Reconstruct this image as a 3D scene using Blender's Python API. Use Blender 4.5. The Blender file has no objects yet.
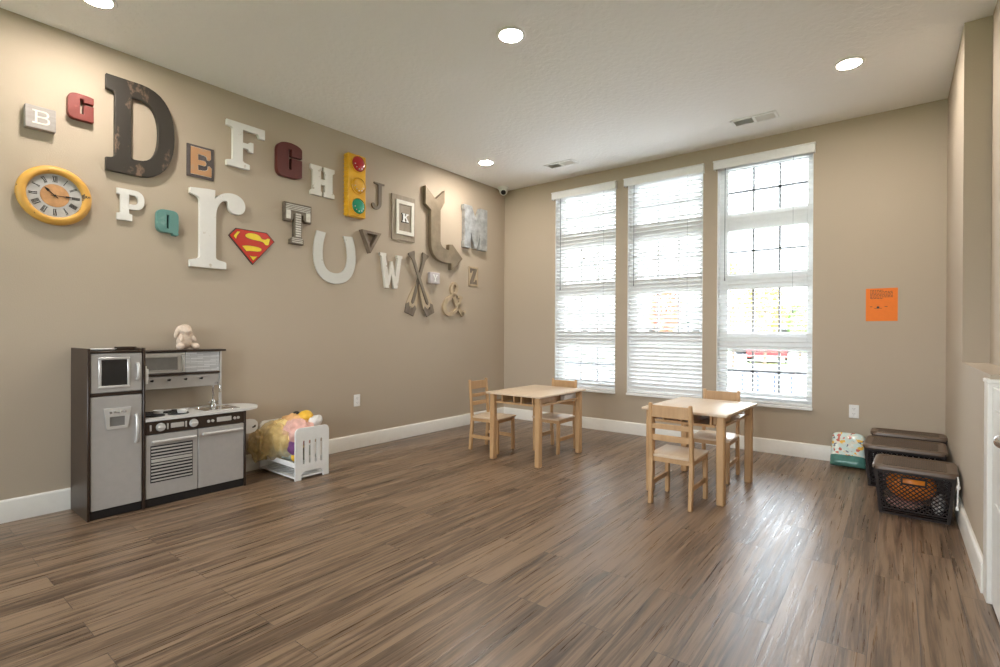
import bpy, bmesh, math, random
from mathutils import Vector, Matrix, noise, Euler
random.seed(7)
PI = math.pi
scn = bpy.context.scene
col = scn.collection
H = 3.05            # ceiling height
W = 4.5             # right wall
YB = -8.6           # wall behind the camera

# ------------------------------------------------------------------ materials
def newmat(name):
    m = bpy.data.materials.new(name); m.use_nodes = True
    nt = m.node_tree; b = nt.nodes['Principled BSDF']
    return m, nt, b

def N(nt, typ, **kw):
    n = nt.nodes.new(typ)
    for k, v in kw.items():
        if hasattr(n, k): setattr(n, k, v)
    return n

def coords(nt, scale=(1, 1, 1), rot=(0, 0, 0)):
    tc = N(nt, 'ShaderNodeTexCoord'); mp = N(nt, 'ShaderNodeMapping')
    mp.inputs['Scale'].default_value = scale; mp.inputs['Rotation'].default_value = rot
    nt.links.new(tc.outputs['Object'], mp.inputs['Vector'])
    return mp.outputs['Vector']

def noise_tex(nt, vec, scale, detail=4, rough=.55):
    n = N(nt, 'ShaderNodeTexNoise'); n.inputs['Scale'].default_value = scale
    n.inputs['Detail'].default_value = detail; n.inputs['Roughness'].default_value = rough
    nt.links.new(vec, n.inputs['Vector']); return n

def ramp(nt, fac, stops):
    r = N(nt, 'ShaderNodeValToRGB'); e = r.color_ramp.elements
    while len(e) < len(stops): e.new(.5)
    for el, (p, c) in zip(e, stops):
        el.position = p; el.color = (*c, 1) if len(c) == 3 else c
    nt.links.new(fac, r.inputs['Fac']); return r

def bump(nt, b, h, strength, dist=.002):
    bp = N(nt, 'ShaderNodeBump'); bp.inputs['Strength'].default_value = strength
    bp.inputs['Distance'].default_value = dist
    nt.links.new(h, bp.inputs['Height']); nt.links.new(bp.outputs['Normal'], b.inputs['Normal'])

def plain(name, c, rough=.5, metal=0., var=.06, scale=30, bmp=0., stretch=(1, 1, 1), coat=0.):
    """principled colour with a little procedural mottling of its own"""
    m, nt, b = newmat(name)
    v = coords(nt, stretch); n = noise_tex(nt, v, scale)
    lo = tuple(max(0, x * (1 - var)) for x in c); hi = tuple(min(1, x * (1 + var)) for x in c)
    r = ramp(nt, n.outputs['Fac'], [(.3, lo), (.7, hi)])
    nt.links.new(r.outputs['Color'], b.inputs['Base Color'])
    b.inputs['Roughness'].default_value = rough; b.inputs['Metallic'].default_value = metal
    b.inputs['Coat Weight'].default_value = coat
    if bmp: bump(nt, b, n.outputs['Fac'], bmp)
    return m

def worn(name, c, under, scale=9, lo=.55, hi=.62, rough=.5, stretch=(1, 1, 1), metal=0.):
    """paint c worn through to the colour under in blotches"""
    m, nt, b = newmat(name)
    v = coords(nt, stretch); n = noise_tex(nt, v, scale, 7, .65)
    r = ramp(nt, n.outputs['Fac'], [(0, tuple(x * .92 for x in c)), (lo, c), (hi, under)])
    nt.links.new(r.outputs['Color'], b.inputs['Base Color'])
    b.inputs['Roughness'].default_value = rough; b.inputs['Metallic'].default_value = metal
    bump(nt, b, n.outputs['Fac'], .15)
    return m

def wood(name, dark, light, axis=2, rough=.42, scale=14):
    m, nt, b = newmat(name)
    s = [10, 10, 10]; s[axis] = .9
    v = coords(nt, tuple(s)); n = noise_tex(nt, v, scale / 6, 5, .6)
    r = ramp(nt, n.outputs['Fac'], [(.25, dark), (.7, light)])
    nt.links.new(r.outputs['Color'], b.inputs['Base Color'])
    b.inputs['Roughness'].default_value = rough
    bump(nt, b, n.outputs['Fac'], .06)
    return m

def m_floor():
    m, nt, b = newmat('wood_plank_floor'); L = nt.links
    v = coords(nt, (1, 1, 1), (0, 0, PI / 2))
    br = N(nt, 'ShaderNodeTexBrick'); L.new(v, br.inputs['Vector'])
    br.offset = .37; br.offset_frequency = 2
    for k, x in (('Scale', 1), ('Mortar Size', .0012), ('Mortar Smooth', .1), ('Bias', 0), ('Brick Width', 1.22), ('Row Height', .152)):
        br.inputs[k].default_value = x
    br.inputs['Color1'].default_value = (0, 0, 0, 1); br.inputs['Color2'].default_value = (1, 1, 1, 1)
    br.inputs['Mortar'].default_value = (.5, .5, .5, 1)
    sep = N(nt, 'ShaderNodeSeparateColor'); L.new(br.outputs['Color'], sep.inputs['Color'])
    # shift the grain from plank to plank
    cm = N(nt, 'ShaderNodeCombineXYZ'); mu = N(nt, 'ShaderNodeMath', operation='MULTIPLY'); mu.inputs[1].default_value = 37.
    L.new(sep.outputs['Red'], mu.inputs[0]); L.new(mu.outputs[0], cm.inputs['Z']); L.new(mu.outputs[0], cm.inputs['X'])
    ad = N(nt, 'ShaderNodeVectorMath', operation='ADD'); L.new(v, ad.inputs[0]); L.new(cm.outputs[0], ad.inputs[1])
    m1 = N(nt, 'ShaderNodeMapping'); m1.inputs['Scale'].default_value = (.9, 21, 1); L.new(ad.outputs[0], m1.inputs['Vector'])
    n1 = noise_tex(nt, m1.outputs[0], 1.3, 8, .68); n1.inputs['Distortion'].default_value = .8
    m2 = N(nt, 'ShaderNodeMapping'); m2.inputs['Scale'].default_value = (2.2, 85, 1); L.new(ad.outputs[0], m2.inputs['Vector'])
    n2 = noise_tex(nt, m2.outputs[0], 1.0, 4, .6)
    # mix: broad bands + fine grain + plank tone
    a1 = N(nt, 'ShaderNodeMath', operation='MULTIPLY_ADD'); a1.inputs[1].default_value = .24; L.new(n2.outputs['Fac'], a1.inputs[0])
    s1 = N(nt, 'ShaderNodeMath', operation='MULTIPLY'); s1.inputs[1].default_value = .92; L.new(n1.outputs['Fac'], s1.inputs[0]); L.new(s1.outputs[0], a1.inputs[2])
    a2 = N(nt, 'ShaderNodeMath', operation='MULTIPLY_ADD'); a2.inputs[1].default_value = .11; L.new(sep.outputs['Red'], a2.inputs[0]); L.new(a1.outputs[0], a2.inputs[2])
    r = ramp(nt, a2.outputs[0], [(.41, (.026, .015, .009)), (.52, (.082, .049, .029)), (.61, (.150, .094, .057)), (.71, (.26, .172, .108))])
    mx = N(nt, 'ShaderNodeMix', data_type='RGBA'); L.new(br.outputs['Fac'], mx.inputs['Factor'])
    L.new(r.outputs['Color'], mx.inputs['A']); mx.inputs['B'].default_value = (.05, .033, .022, 1)
    L.new(mx.outputs['Result'], b.inputs['Base Color'])
    rr = ramp(nt, n2.outputs['Fac'], [(.3, (.24,) * 3), (.7, (.42,) * 3)])
    L.new(rr.outputs['Color'], b.inputs['Roughness'])
    hs = N(nt, 'ShaderNodeMath', operation='SUBTRACT'); L.new(a1.outputs[0], hs.inputs[0]); L.new(br.outputs['Fac'], hs.inputs[1])
    bump(nt, b, hs.outputs[0], .42, .0026); b.inputs['Specular IOR Level'].default_value = .75
    return m

def m_paint(name, c, scale, strength, rough=.75, dist=.002):
    m, nt, b = newmat(name)
    v = coords(nt); n = noise_tex(nt, v, scale, 3, .5)
    r = ramp(nt, n.outputs['Fac'], [(.42, (0,) * 3), (.58, (1,) * 3)])
    b.inputs['Base Color'].default_value = (*c, 1); b.inputs['Roughness'].default_value = rough
    bump(nt, b, r.outputs['Color'], strength, dist)
    return m

def m_emit(name, c, s):
    m, nt, b = newmat(name)
    b.inputs['Base Color'].default_value = (.8, .8, .8, 1)
    b.inputs['Emission Color'].default_value = (*c, 1); b.inputs['Emission Strength'].default_value = s
    return m

def m_glass():
    m, nt, b = newmat('window_glass'); L = nt.links
    tr = N(nt, 'ShaderNodeBsdfTransparent'); tr.inputs['Color'].default_value = (.96, .965, .965, 1)
    gl = N(nt, 'ShaderNodeBsdfGlossy'); gl.inputs['Roughness'].default_value = .02
    fr = N(nt, 'ShaderNodeFresnel'); fr.inputs['IOR'].default_value = 1.35
    mx = N(nt, 'ShaderNodeMixShader'); L.new(fr.outputs[0], mx.inputs[0]); L.new(tr.outputs[0], mx.inputs[1]); L.new(gl.outputs[0], mx.inputs[2])
    L.new(mx.outputs[0], nt.nodes['Material Output'].inputs['Surface'])
    return m

def m_sheer(name, c, alpha=.65):
    m, nt, b = newmat(name); L = nt.links
    v = coords(nt); n = noise_tex(nt, v, 40, 4)
    r = ramp(nt, n.outputs['Fac'], [(.3, tuple(x * .75 for x in c)), (.7, c)])
    L.new(r.outputs['Color'], b.inputs['Base Color']); b.inputs['Roughness'].default_value = .45
    b.inputs['Sheen Weight'].default_value = .4
    tl = N(nt, 'ShaderNodeBsdfTranslucent'); L.new(r.outputs['Color'], tl.inputs['Color'])
    mx = N(nt, 'ShaderNodeMixShader'); mx.inputs[0].default_value = .3
    L.new(b.outputs[0], mx.inputs[1]); L.new(tl.outputs[0], mx.inputs[2])
    tp = N(nt, 'ShaderNodeBsdfTransparent'); m2 = N(nt, 'ShaderNodeMixShader'); m2.inputs[0].default_value = alpha
    L.new(tp.outputs[0], m2.inputs[1]); L.new(mx.outputs[0], m2.inputs[2])
    L.new(m2.outputs[0], nt.nodes['Material Output'].inputs['Surface'])
    return m

def m_slat():
    m, nt, b = newmat('white_slat'); L = nt.links
    v = coords(nt); n = noise_tex(nt, v, 25, 3)
    r = ramp(nt, n.outputs['Fac'], [(.3, (.86, .865, .865)), (.7, (.91, .915, .915))])
    L.new(r.outputs['Color'], b.inputs['Base Color']); b.inputs['Roughness'].default_value = .4
    tl = N(nt, 'ShaderNodeBsdfTranslucent'); tl.inputs['Color'].default_value = (.85, .88, .9, 1)
    mx = N(nt, 'ShaderNodeMixShader'); mx.inputs[0].default_value = .07
    L.new(b.outputs[0], mx.inputs[1]); L.new(tl.outputs[0], mx.inputs[2])
    L.new(mx.outputs[0], nt.nodes['Material Output'].inputs['Surface'])
    return m

def m_stone_tile():
    m, nt, b = newmat('stacked_stone_print'); L = nt.links
    v = coords(nt, (1, 1, 1), (PI / 2, 0, PI / 2))
    v = coords(nt, (1, 1, 1))
    sp = N(nt, 'ShaderNodeSeparateXYZ'); cb = N(nt, 'ShaderNodeCombineXYZ')
    L.new(v, sp.inputs[0]); L.new(sp.outputs['Y'], cb.inputs['X']); L.new(sp.outputs['Z'], cb.inputs['Y'])
    br = N(nt, 'ShaderNodeTexBrick'); L.new(cb.outputs[0], br.inputs['Vector'])
    for k, x in (('Scale', 1), ('Mortar Size', .0012), ('Brick Width', .09), ('Row Height', .0125)): br.inputs[k].default_value = x
    br.inputs['Color1'].default_value = (.42, .43, .44, 1); br.inputs['Color2'].default_value = (.64, .65, .66, 1); br.inputs['Mortar'].default_value = (.33, .34, .35, 1)
    L.new(br.outputs['Color'], b.inputs['Base Color']); b.inputs['Roughness'].default_value = .45
    return m

def m_woven():
    m, nt, b = newmat('brown_woven_plastic'); L = nt.links
    v = coords(nt); w1 = N(nt, 'ShaderNodeTexWave', bands_direction='X'); w2 = N(nt, 'ShaderNodeTexWave', bands_direction='Y')
    for w in (w1, w2): L.new(v, w.inputs['Vector']); w.inputs['Scale'].default_value = 26
    mu = N(nt, 'ShaderNodeMath', operation='MULTIPLY'); L.new(w1.outputs['Fac'], mu.inputs[0]); L.new(w2.outputs['Fac'], mu.inputs[1])
    r = ramp(nt, mu.outputs[0], [(0, (.045, .028, .018)), (1, (.16, .105, .068))])
    L.new(r.outputs['Color'], b.inputs['Base Color']); b.inputs['Roughness'].default_value = .42
    bump(nt, b, mu.outputs[0], .6, .003)
    return m

def m_bag():
    m, nt, b = newmat('printed_pack'); L = nt.links
    v = coords(nt, (1, 1, 1)); n = N(nt, 'ShaderNodeTexVoronoi'); n.inputs['Scale'].default_value = 48; L.new(v, n.inputs['Vector'])
    sp = N(nt, 'ShaderNodeSeparateColor'); L.new(n.outputs['Color'], sp.inputs[0])
    r = ramp(nt, sp.outputs['Red'], [(.0, (.62, .75, .72)), (.30, (.75, .80, .75)), (.48, (.55, .16, .12)), (.56, (.72, .72, .62)), (.70, (.85, .50, .08)), (.78, (.6, .75, .72)), (.90, (.16, .18, .24)), (.96, (.7, .78, .76))])
    r.color_ramp.interpolation = 'CONSTANT'
    L.new(r.outputs['Color'], b.inputs['Base Color']); b.inputs['Roughness'].default_value = .22
    nb = noise_tex(nt, v, 18); bump(nt, b, nb.outputs['Fac'], .5, .006)
    return m

M = {}
M['floor'] = m_floor()
M['wall'] = m_paint('taupe_wall_paint', (.45, .377, .290), 130, .10)
M['ceiling'] = m_paint('textured_ceiling_paint', (.87, .86, .845), 26, .42, .85, .003)
M['trim'] = plain('white_trim_paint', (.78, .76, .71), .35, var=.02)
M['vinyl'] = plain('white_window_vinyl', (.87, .88, .88), .35, var=.02)
M['muntin'] = plain('backlit_grey_muntin', (.24, .245, .26), .4, var=.03)  # white muntins darkened in colour to their backlit tone
M['slat'] = m_slat(); M['glass'] = m_glass()
M['lamp'] = m_emit('lamp_diffuser', (1., .92, .83), 160.)
M['white'] = plain('white_plastic', (.80, .80, .78), .35, var=.02)
M['wletter'] = worn('white_painted_wood', (.74, .73, .70), (.52, .46, .38), 12, .63, .70)
M['wletter2'] = worn('white_whitewashed_wood', (.70, .67, .61), (.42, .34, .25), 14, .6, .68)
M['greyw'] = worn('pale_grey_metal', (.62, .62, .58), (.40, .38, .33), 16, .62, .7)
M['black'] = plain('black_plastic', (.012, .012, .013), .4)
M['blackworn'] = worn('black_distressed_paint', (.030, .024, .018), (.19, .125, .085), 9, .585, .66, stretch=(1, .55, 1))
M['red'] = worn('dark_red_paint', (.19, .028, .02), (.30, .07, .05), 10, .66, .75)
M['red2'] = worn('oxblood_paint', (.105, .018, .014), (.2, .06, .04), 10, .68, .76)
M['teal'] = worn('teal_paint', (.11, .25, .23), (.18, .32, .29), 10, .6, .7)
M['yellow'] = worn('mustard_distressed_paint', (.64, .345, .065), (.09, .06, .03), 13, .625, .65)
M['yellow2'] = plain('traffic_yellow', (.74, .40, .02), .35, var=.08, scale=12)
M['dial'] = worn('grey_clock_face', (.46, .46, .45), (.33, .33, .33), 9, .5, .8)
M['hub'] = plain('tan_hub', (.50, .27, .12), .5, var=.15)
M['ink'] = plain('dark_ink', (.02, .017, .015), .5)
M['greyblock'] = plain('grey_washed_wood', (.35, .32, .30), .6, var=.1, stretch=(.3, 3, 1))
M['lilac'] = plain('pale_lilac_wash', (.50, .46, .47), .6, var=.08)
M['plate'] = plain('dark_slate_metal', (.09, .075, .075), .5, var=.2)
M['orangeE'] = worn('orange_rust_paint', (.50, .27, .13), (.42, .30, .20), 14, .55, .68)
M['bronze'] = plain('brushed_bronze', (.23, .18, .12), .45, .35, var=.18, scale=9)
M['galv'] = plain('galvanized_metal', (.44, .46, .47), .40, .55, var=.3, scale=12)
M['tinT'] = plain('aged_tin', (.17, .145, .11), .4, .45, var=.2)
M['tinlight'] = plain('pale_tin', (.62, .60, .54), .35, .4, var=.12)
M['brownwood'] = wood('brown_board', (.15, .11, .08), (.25, .195, .145), 1, .6)
M['greybrown'] = wood('grey_brown_board', (.26, .21, .155), (.36, .30, .23), 1, .6)
M['cream'] = plain('cream_mat', (.72, .69, .62), .6)
M['tan'] = wood('tan_wood', (.40, .31, .20), (.52, .41, .28), 1, .55)
M['oar'] = wood('weathered_oar', (.13, .10, .075), (.22, .18, .135), 1, .6)
M['shieldred'] = plain('glossy_red_enamel', (.55, .035, .02), .25, var=.05)
M['shieldyellow'] = plain('glossy_yellow_enamel', (.85, .63, .04), .25, var=.05)
M['lensred'] = plain('red_lens', (.42, .018, .022), .12, coat=.6)
M['lensamber'] = plain('amber_lens', (.75, .38, .015), .12, coat=.6)
M['lensgreen'] = plain('green_lens', (.012, .26, .14), .12, coat=.6)
M['birch'] = wood('birch_wood', (.47, .275, .125), (.58, .365, .185), 2)
M['birchx'] = wood('window_lit_birch', (.64, .49, .345), (.72, .58, .43), 1, .34)  # birch paled in colour for the window reflection on the table tops
M['espresso'] = plain('espresso_brown', (.033, .019, .012), .38, var=.15, scale=8)
M['silver'] = plain('silver_painted_board', (.45, .435, .42), .40, .25, var=.03)
M['silverh'] = plain('silver_handle', (.60, .59, .57), .3, .35, var=.03)
M['chrome'] = plain('chrome', (.75, .75, .76), .12, 1., var=.02)
M['worktop'] = plain('pale_grey_worktop', (.66, .655, .64), .35, var=.05)
M['darkglass'] = plain('dark_screen', (.018, .017, .016), .22)
M['smoke'] = plain('smoked_window', (.19, .185, .175), .25)
M['stone'] = m_stone_tile()
M['plushfur'] = plain('pale_pink_plush', (.66, .54, .44), .9, var=.12, scale=60, bmp=.6)
M['crate'] = plain('dark_brown_plastic', (.014, .007, .005), .55)
M['woven'] = m_woven()
M['lidrim'] = plain('brown_lid_plastic', (.12, .078, .05), .35)
M['orange'] = plain('orange_toy_plastic', (.95, .27, .015), .4)
M['paper'] = plain('orange_paper', (.82, .19, .008), .6, var=.03)
M['bag'] = m_bag()
M['bagteal'] = plain('teal_film', (.085, .235, .20), .22, var=.25, scale=14, bmp=.4)
M['tulle'] = m_sheer('gold_tulle', (.92, .72, .34), .42)
M['gold'] = plain('gold_satin', (.92, .66, .28), .4, var=.2, scale=18)
M['peach'] = plain('peach_cloth', (.80, .46, .20), .7, var=.12)
M['pink'] = plain('pink_cloth', (.72, .42, .36), .7, var=.12)
M['purple'] = plain('purple_cloth', (.16, .05, .17), .6, var=.2)
M['palecloth'] = plain('pale_green_grey_cloth', (.38, .42, .38), .7, var=.12)
M['yellowcloth'] = plain('yellow_cloth', (.78, .46, .04), .6, var=.1)
M['whitecloth'] = plain('white_cloth', (.75, .72, .68), .7, var=.06)
M['grass'] = plain('lawn', (.25, .31, .14), .9, var=.3, scale=3)
M['concrete'] = plain('concrete', (.74, .725, .70), .85, var=.1, scale=2)
M['asphalt'] = plain('asphalt', (.30, .30, .31), .85, var=.1, scale=2)
M['leafgreen'] = plain('green_leaves', (.17, .30, .06), .7, var=.4, scale=6)
M['leafyellow'] = plain('yellow_leaves', (.62, .42, .08), .7, var=.35, scale=6)
M['leafred'] = plain('red_leaves', (.5, .14, .07), .7, var=.35, scale=6)
M['bark'] = plain('bark', (.12, .085, .06), .9, var=.3)
M['carred'] = plain('red_car_paint', (.55, .03, .04), .25)
M['cardark'] = plain('dark_car_paint', (.03, .04, .07), .25)
M['siding'] = plain('house_siding', (.52, .51, .50), .8, var=.06)
M['shingle'] = plain('roof_shingle', (.16, .15, .15), .9, var=.2)
M['tyre'] = plain('rubber', (.015, .015, .015), .8)

# ------------------------------------------------------------------ mesh helpers
def link(name, me, mats, parent=None, smooth=40):
    if not isinstance(mats, (list, tuple)): mats = [mats]
    for m in mats: me.materials.append(m)
    if smooth is not None:
        for p in me.polygons: p.use_smooth = True
        me.set_sharp_from_angle(angle=math.radians(smooth))
    o = bpy.data.objects.new(name, me); col.objects.link(o)
    if parent: o.parent = parent
    return o

class MB:
    """collects solids and links them as one mesh"""
    def __init__(s): s.bm = bmesh.new(); s.mi = 0
    def _merge(s, t, mat=None):
        if mat is not None: bmesh.ops.transform(t, matrix=mat, verts=t.verts)
        for f in t.faces: f.material_index = s.mi
        me = bpy.data.meshes.new('tmp'); t.to_mesh(me); t.free(); s.bm.from_mesh(me); bpy.data.meshes.remove(me)
        return s
    def box(s, x0, x1, y0, y1, z0, z1, bev=0., seg=1, mat=None):
        t = bmesh.new(); bmesh.ops.create_cube(t, size=1)
        bmesh.ops.transform(t, matrix=Matrix.Translation(((x0 + x1) / 2, (y0 + y1) / 2, (z0 + z1) / 2)) @ Matrix.Diagonal((abs(x1 - x0), abs(y1 - y0), abs(z1 - z0), 1)), verts=t.verts)
        if bev: bmesh.ops.bevel(t, geom=list(t.edges), offset=bev, segments=seg, affect='EDGES', profile=.5)
        return s._merge(t, mat)
    def bar(s, a, b, w, d, up=(0, 0, 1), bev=0., taper=1.):
        """rectangular bar from a to b, w across, d deep"""
        a, b = Vector(a), Vector(b); z = (b - a); L = z.length; z.normalize()
        x = Vector(up).cross(z)
        if x.length < 1e-4: x = Vector((1, 0, 0)).cross(z)
        x.normalize(); y = z.cross(x)
        t = bmesh.new(); bmesh.ops.create_cube(t, size=1)
        for v in t.verts:
            k = taper if v.co.z > 0 else 1
            v.co = Vector((v.co.x * w * k, v.co.y * d * k, (v.co.z + .5) * L))
        if bev: bmesh.ops.bevel(t, geom=list(t.edges), offset=bev, segments=1, affect='EDGES')
        return s._merge(t, Matrix(((x.x, y.x, z.x, a.x), (x.y, y.y, z.y, a.y), (x.z, y.z, z.z, a.z), (0, 0, 0, 1))))
    def cyl(s, a, b, r, r2=None, n=20):
        a, b = Vector(a), Vector(b); d = b - a
        t = bmesh.new(); bmesh.ops.create_cone(t, cap_ends=True, segments=n, radius1=r, radius2=r if r2 is None else r2, depth=d.length)
        return s._merge(t, Matrix.Translation((a + b) / 2) @ d.to_track_quat('Z', 'Y').to_matrix().to_4x4())
    def ball(s, c, r, sub=3, sc=(1, 1, 1), rot=None):
        t = bmesh.new(); bmesh.ops.create_icosphere(t, subdivisions=sub, radius=r)
        m = Matrix.Translation(c) @ (rot.to_matrix().to_4x4() if rot else Matrix()) @ Matrix.Diagonal((*sc, 1))
        return s._merge(t, m)
    def lathe(s, prof, n=48, mat=None):
        """closed profile list of (r, z) turned round Z"""
        t = bmesh.new(); rings = []
        for r, z in prof:
            if r < 1e-6: rings.append([t.verts.new((0, 0, z))])
            else: rings.append([t.verts.new((r * math.cos(2 * PI * k / n), r * math.sin(2 * PI * k / n), z)) for k in range(n)])
        for a, b in zip(rings, rings[1:]):
            for k in range(n):
                q = [a[k % len(a)], a[(k + 1) % len(a)], b[(k + 1) % len(b)], b[k % len(b)]]
                u = []
                for v in q:
                    if v not in u: u.append(v)
                if len(u) > 2: t.faces.new(u)
        bmesh.ops.recalc_face_normals(t, faces=t.faces)
        return s._merge(t, mat)
    def tube(s, pts, r, n=10):
        pts = [Vector(p) for p in pts]; t = bmesh.new(); rings = []; x = None
        for i, p in enumerate(pts):
            d = (pts[min(i + 1, len(pts) - 1)] - pts[max(i - 1, 0)]).normalized()
            if x is None: x = d.orthogonal().normalized()
            x = (x - d * x.dot(d)).normalized(); y = d.cross(x)
            rr = r[i] if isinstance(r, (list, tuple)) else r
            rings.append([t.verts.new(p + (x * math.cos(2 * PI * k / n) + y * math.sin(2 * PI * k / n)) * rr) for k in range(n)])
        for a, b in zip(rings, rings[1:]):
            for k in range(n): t.faces.new((a[k], a[(k + 1) % n], b[(k + 1) % n], b[k]))
        t.faces.new(rings[0][::-1]); t.faces.new(rings[-1])
        return s._merge(t)
    def poly(s, pts, z0, z1, mat=None):
        """straight prism over a simple outline in the local XY plane"""
        t = bmesh.new(); a = [t.verts.new((p[0], p[1], z0)) for p in pts]; b = [t.verts.new((p[0], p[1], z1)) for p in pts]
        n = len(pts); t.faces.new(a[::-1]); t.faces.new(b)
        for k in range(n): t.faces.new((a[k], a[(k + 1) % n], b[(k + 1) % n], b[k]))
        bmesh.ops.recalc_face_normals(t, faces=t.faces)
        return s._merge(t, mat)
    def mesh(s, me, mat=None):
        t = bmesh.new(); t.from_mesh(me); return s._merge(t, mat)
    def build(s, name, mats, parent=None, smooth=40):
        me = bpy.data.meshes.new(name); s.bm.to_mesh(me); s.bm.free()
        return link(name, me, mats, parent, smooth)

def parse(d, n=9):
    """outline text with M, L, C (y up, centimetres) -> loops of points"""
    tk = d.replace(',', ' ').split(); loops = []; i = 0; cur = []; cmd = None
    def f():
        nonlocal i
        v = float(tk[i]); i += 1; return v
    while i < len(tk):
        if tk[i][0] in 'MLCZ':
            if tk[i][0] == 'Z': cmd = None; i += 1; continue
            if len(tk[i]) > 1: tk[i:i + 1] = [tk[i][0], tk[i][1:]]
            cmd = tk[i]; i += 1
        if cmd == 'M': cur = [(f(), f())]; loops.append(cur); cmd = 'L'
        elif cmd == 'L': cur.append((f(), f()))
        elif cmd == 'C':
            p0 = cur[-1]; a, b, c = (f(), f()), (f(), f()), (f(), f())
            for k in range(1, n + 1):
                t = k / n; u = 1 - t
                cur.append(tuple(u ** 3 * p0[q] + 3 * u * u * t * a[q] + 3 * u * t * t * b[q] + t ** 3 * c[q] for q in (0, 1)))
    return loops

def glyph_mesh(d, t, bev=.0015, sc=.01, off=(0, 0), z0=0.):
    """filled, extruded letter mesh: back at local z0, front at z0+t"""
    cu = bpy.data.curves.new('g', 'CURVE'); cu.dimensions = '2D'; cu.fill_mode = 'BOTH'
    cu.extrude = t / 2 - bev; cu.bevel_depth = bev; cu.bevel_resolution = 1; cu.offset = -bev
    for lp in parse(d):
        if math.dist(lp[0], lp[-1]) < 1e-6: lp = lp[:-1]
        sp = cu.splines.new('POLY'); sp.points.add(len(lp) - 1)
        for p, q in zip(sp.points, lp): p.co = (q[0] * sc + off[0], q[1] * sc + off[1], 0, 1)
        sp.use_cyclic_u = True
    o = bpy.data.objects.new('g', cu); col.objects.link(o)
    dg = bpy.context.evaluated_depsgraph_get(); dg.update()
    me = bpy.data.meshes.new_from_object(o.evaluated_get(dg))
    bpy.data.objects.remove(o); bpy.data.curves.remove(cu)
    me.transform(Matrix.Translation((0, 0, z0 + t / 2))); me.materials.clear()
    return me

def ribbon_mesh(strokes, t):
    """solid strokes of varying width; strokes: (points, widths)"""
    mb = MB()
    for pts, ws in strokes:
        P = []
        n = len(pts)
        for i in range(n - 1):                   # Catmull-Rom
            p0, p1, p2, p3 = (Vector(pts[max(i - 1, 0)]), Vector(pts[i]), Vector(pts[i + 1]), Vector(pts[min(i + 2, n - 1)]))
            for k in range(8):
                u = k / 8
                P.append((.5 * ((2 * p1) + (p2 - p0) * u + (2 * p0 - 5 * p1 + 4 * p2 - p3) * u * u + (3 * p1 - p0 - 3 * p2 + p3) * u ** 3), ws[i] * (1 - u) + ws[i + 1] * u))
        P.append((Vector(pts[-1]), ws[-1]))
        tb = bmesh.new(); R = []
        for i, (p, w) in enumerate(P):
            d = (P[min(i + 1, len(P) - 1)][0] - P[max(i - 1, 0)][0]).normalized(); nn = Vector((-d.y, d.x)) * w / 2
            R.append([tb.verts.new((p.x + nn.x, p.y + nn.y, 0)), tb.verts.new((p.x - nn.x, p.y - nn.y, 0)), tb.verts.new((p.x - nn.x, p.y - nn.y, t)), tb.verts.new((p.x + nn.x, p.y + nn.y, t))])
        for a, b in zip(R, R[1:]):
            for k in range(4): tb.faces.new((a[k], a[(k + 1) % 4], b[(k + 1) % 4], b[k]))
        tb.faces.new(R[0]); tb.faces.new(R[-1][::-1]); bmesh.ops.recalc_face_normals(tb, faces=tb.faces)
        mb._merge(tb)
    return mb

def tag(o, label=None, cat=None, group=None, kind=None):
    if label: o['label'] = label
    if cat: o['category'] = cat
    if group: o['group'] = group
    if kind: o['kind'] = kind
    return o
def thing(name, label, cat, loc=(0, 0, 0), rz=0., group=None):
    o = bpy.data.objects.new(name, None); o.empty_display_size = .05; col.objects.link(o)
    o.location = loc; o.rotation_euler = (0, 0, rz); return tag(o, label, cat, group)
def struct(mb, name, m, parent=None):
    o = mb.build(name, m, parent)
    if not parent: o['kind'] = 'structure'
    return o
def copy_tree(root, loc, rz, label):
    r = root.copy(); col.objects.link(r); r.location = loc; r.rotation_euler = (0, 0, rz); r['label'] = label
    for ch in root.children:
        c = ch.copy(); col.objects.link(c); c.parent = r
        for g in ch.children:
            d = g.copy(); col.objects.link(d); d.parent = c
    return r
LEFT = lambda y, z, x=0.: Matrix(((0, 0, 1, x), (1, 0, 0, y), (0, 1, 0, z), (0, 0, 0, 1)))     # local x right, y up, z out of the left wall
BACK = lambda x, z, y=0.: Matrix(((1, 0, 0, x), (0, 0, -1, y), (0, 1, 0, z), (0, 0, 0, 1)))    # the same on the back wall
def put(o, m):
    o.matrix_world = m; return o

# ------------------------------------------------------------------ camera
cam = bpy.data.cameras.new('camera'); co = bpy.data.objects.new('camera', cam); col.objects.link(co); scn.camera = co
yaw, pitch, roll = .6632, -.0027, .0049
fw = Vector((-math.sin(yaw) * math.cos(pitch), math.cos(yaw) * math.cos(pitch), math.sin(pitch)))
rt = Vector((math.cos(yaw), math.sin(yaw), 0)); up = rt.cross(fw)
r2 = rt * math.cos(roll) + up * math.sin(roll); u2 = r2.cross(fw)
C = Vector((4.1789, -5.4401, 1.147))
co.matrix_world = Matrix(((r2.x, u2.x, -fw.x, C.x), (r2.y, u2.y, -fw.y, C.y), (r2.z, u2.z, -fw.z, C.z), (0, 0, 0, 1)))
cam.sensor_width = 36; cam.lens = 506.42 * 36 / 1000; cam.clip_start = .05; cam.clip_end = 300

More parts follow.
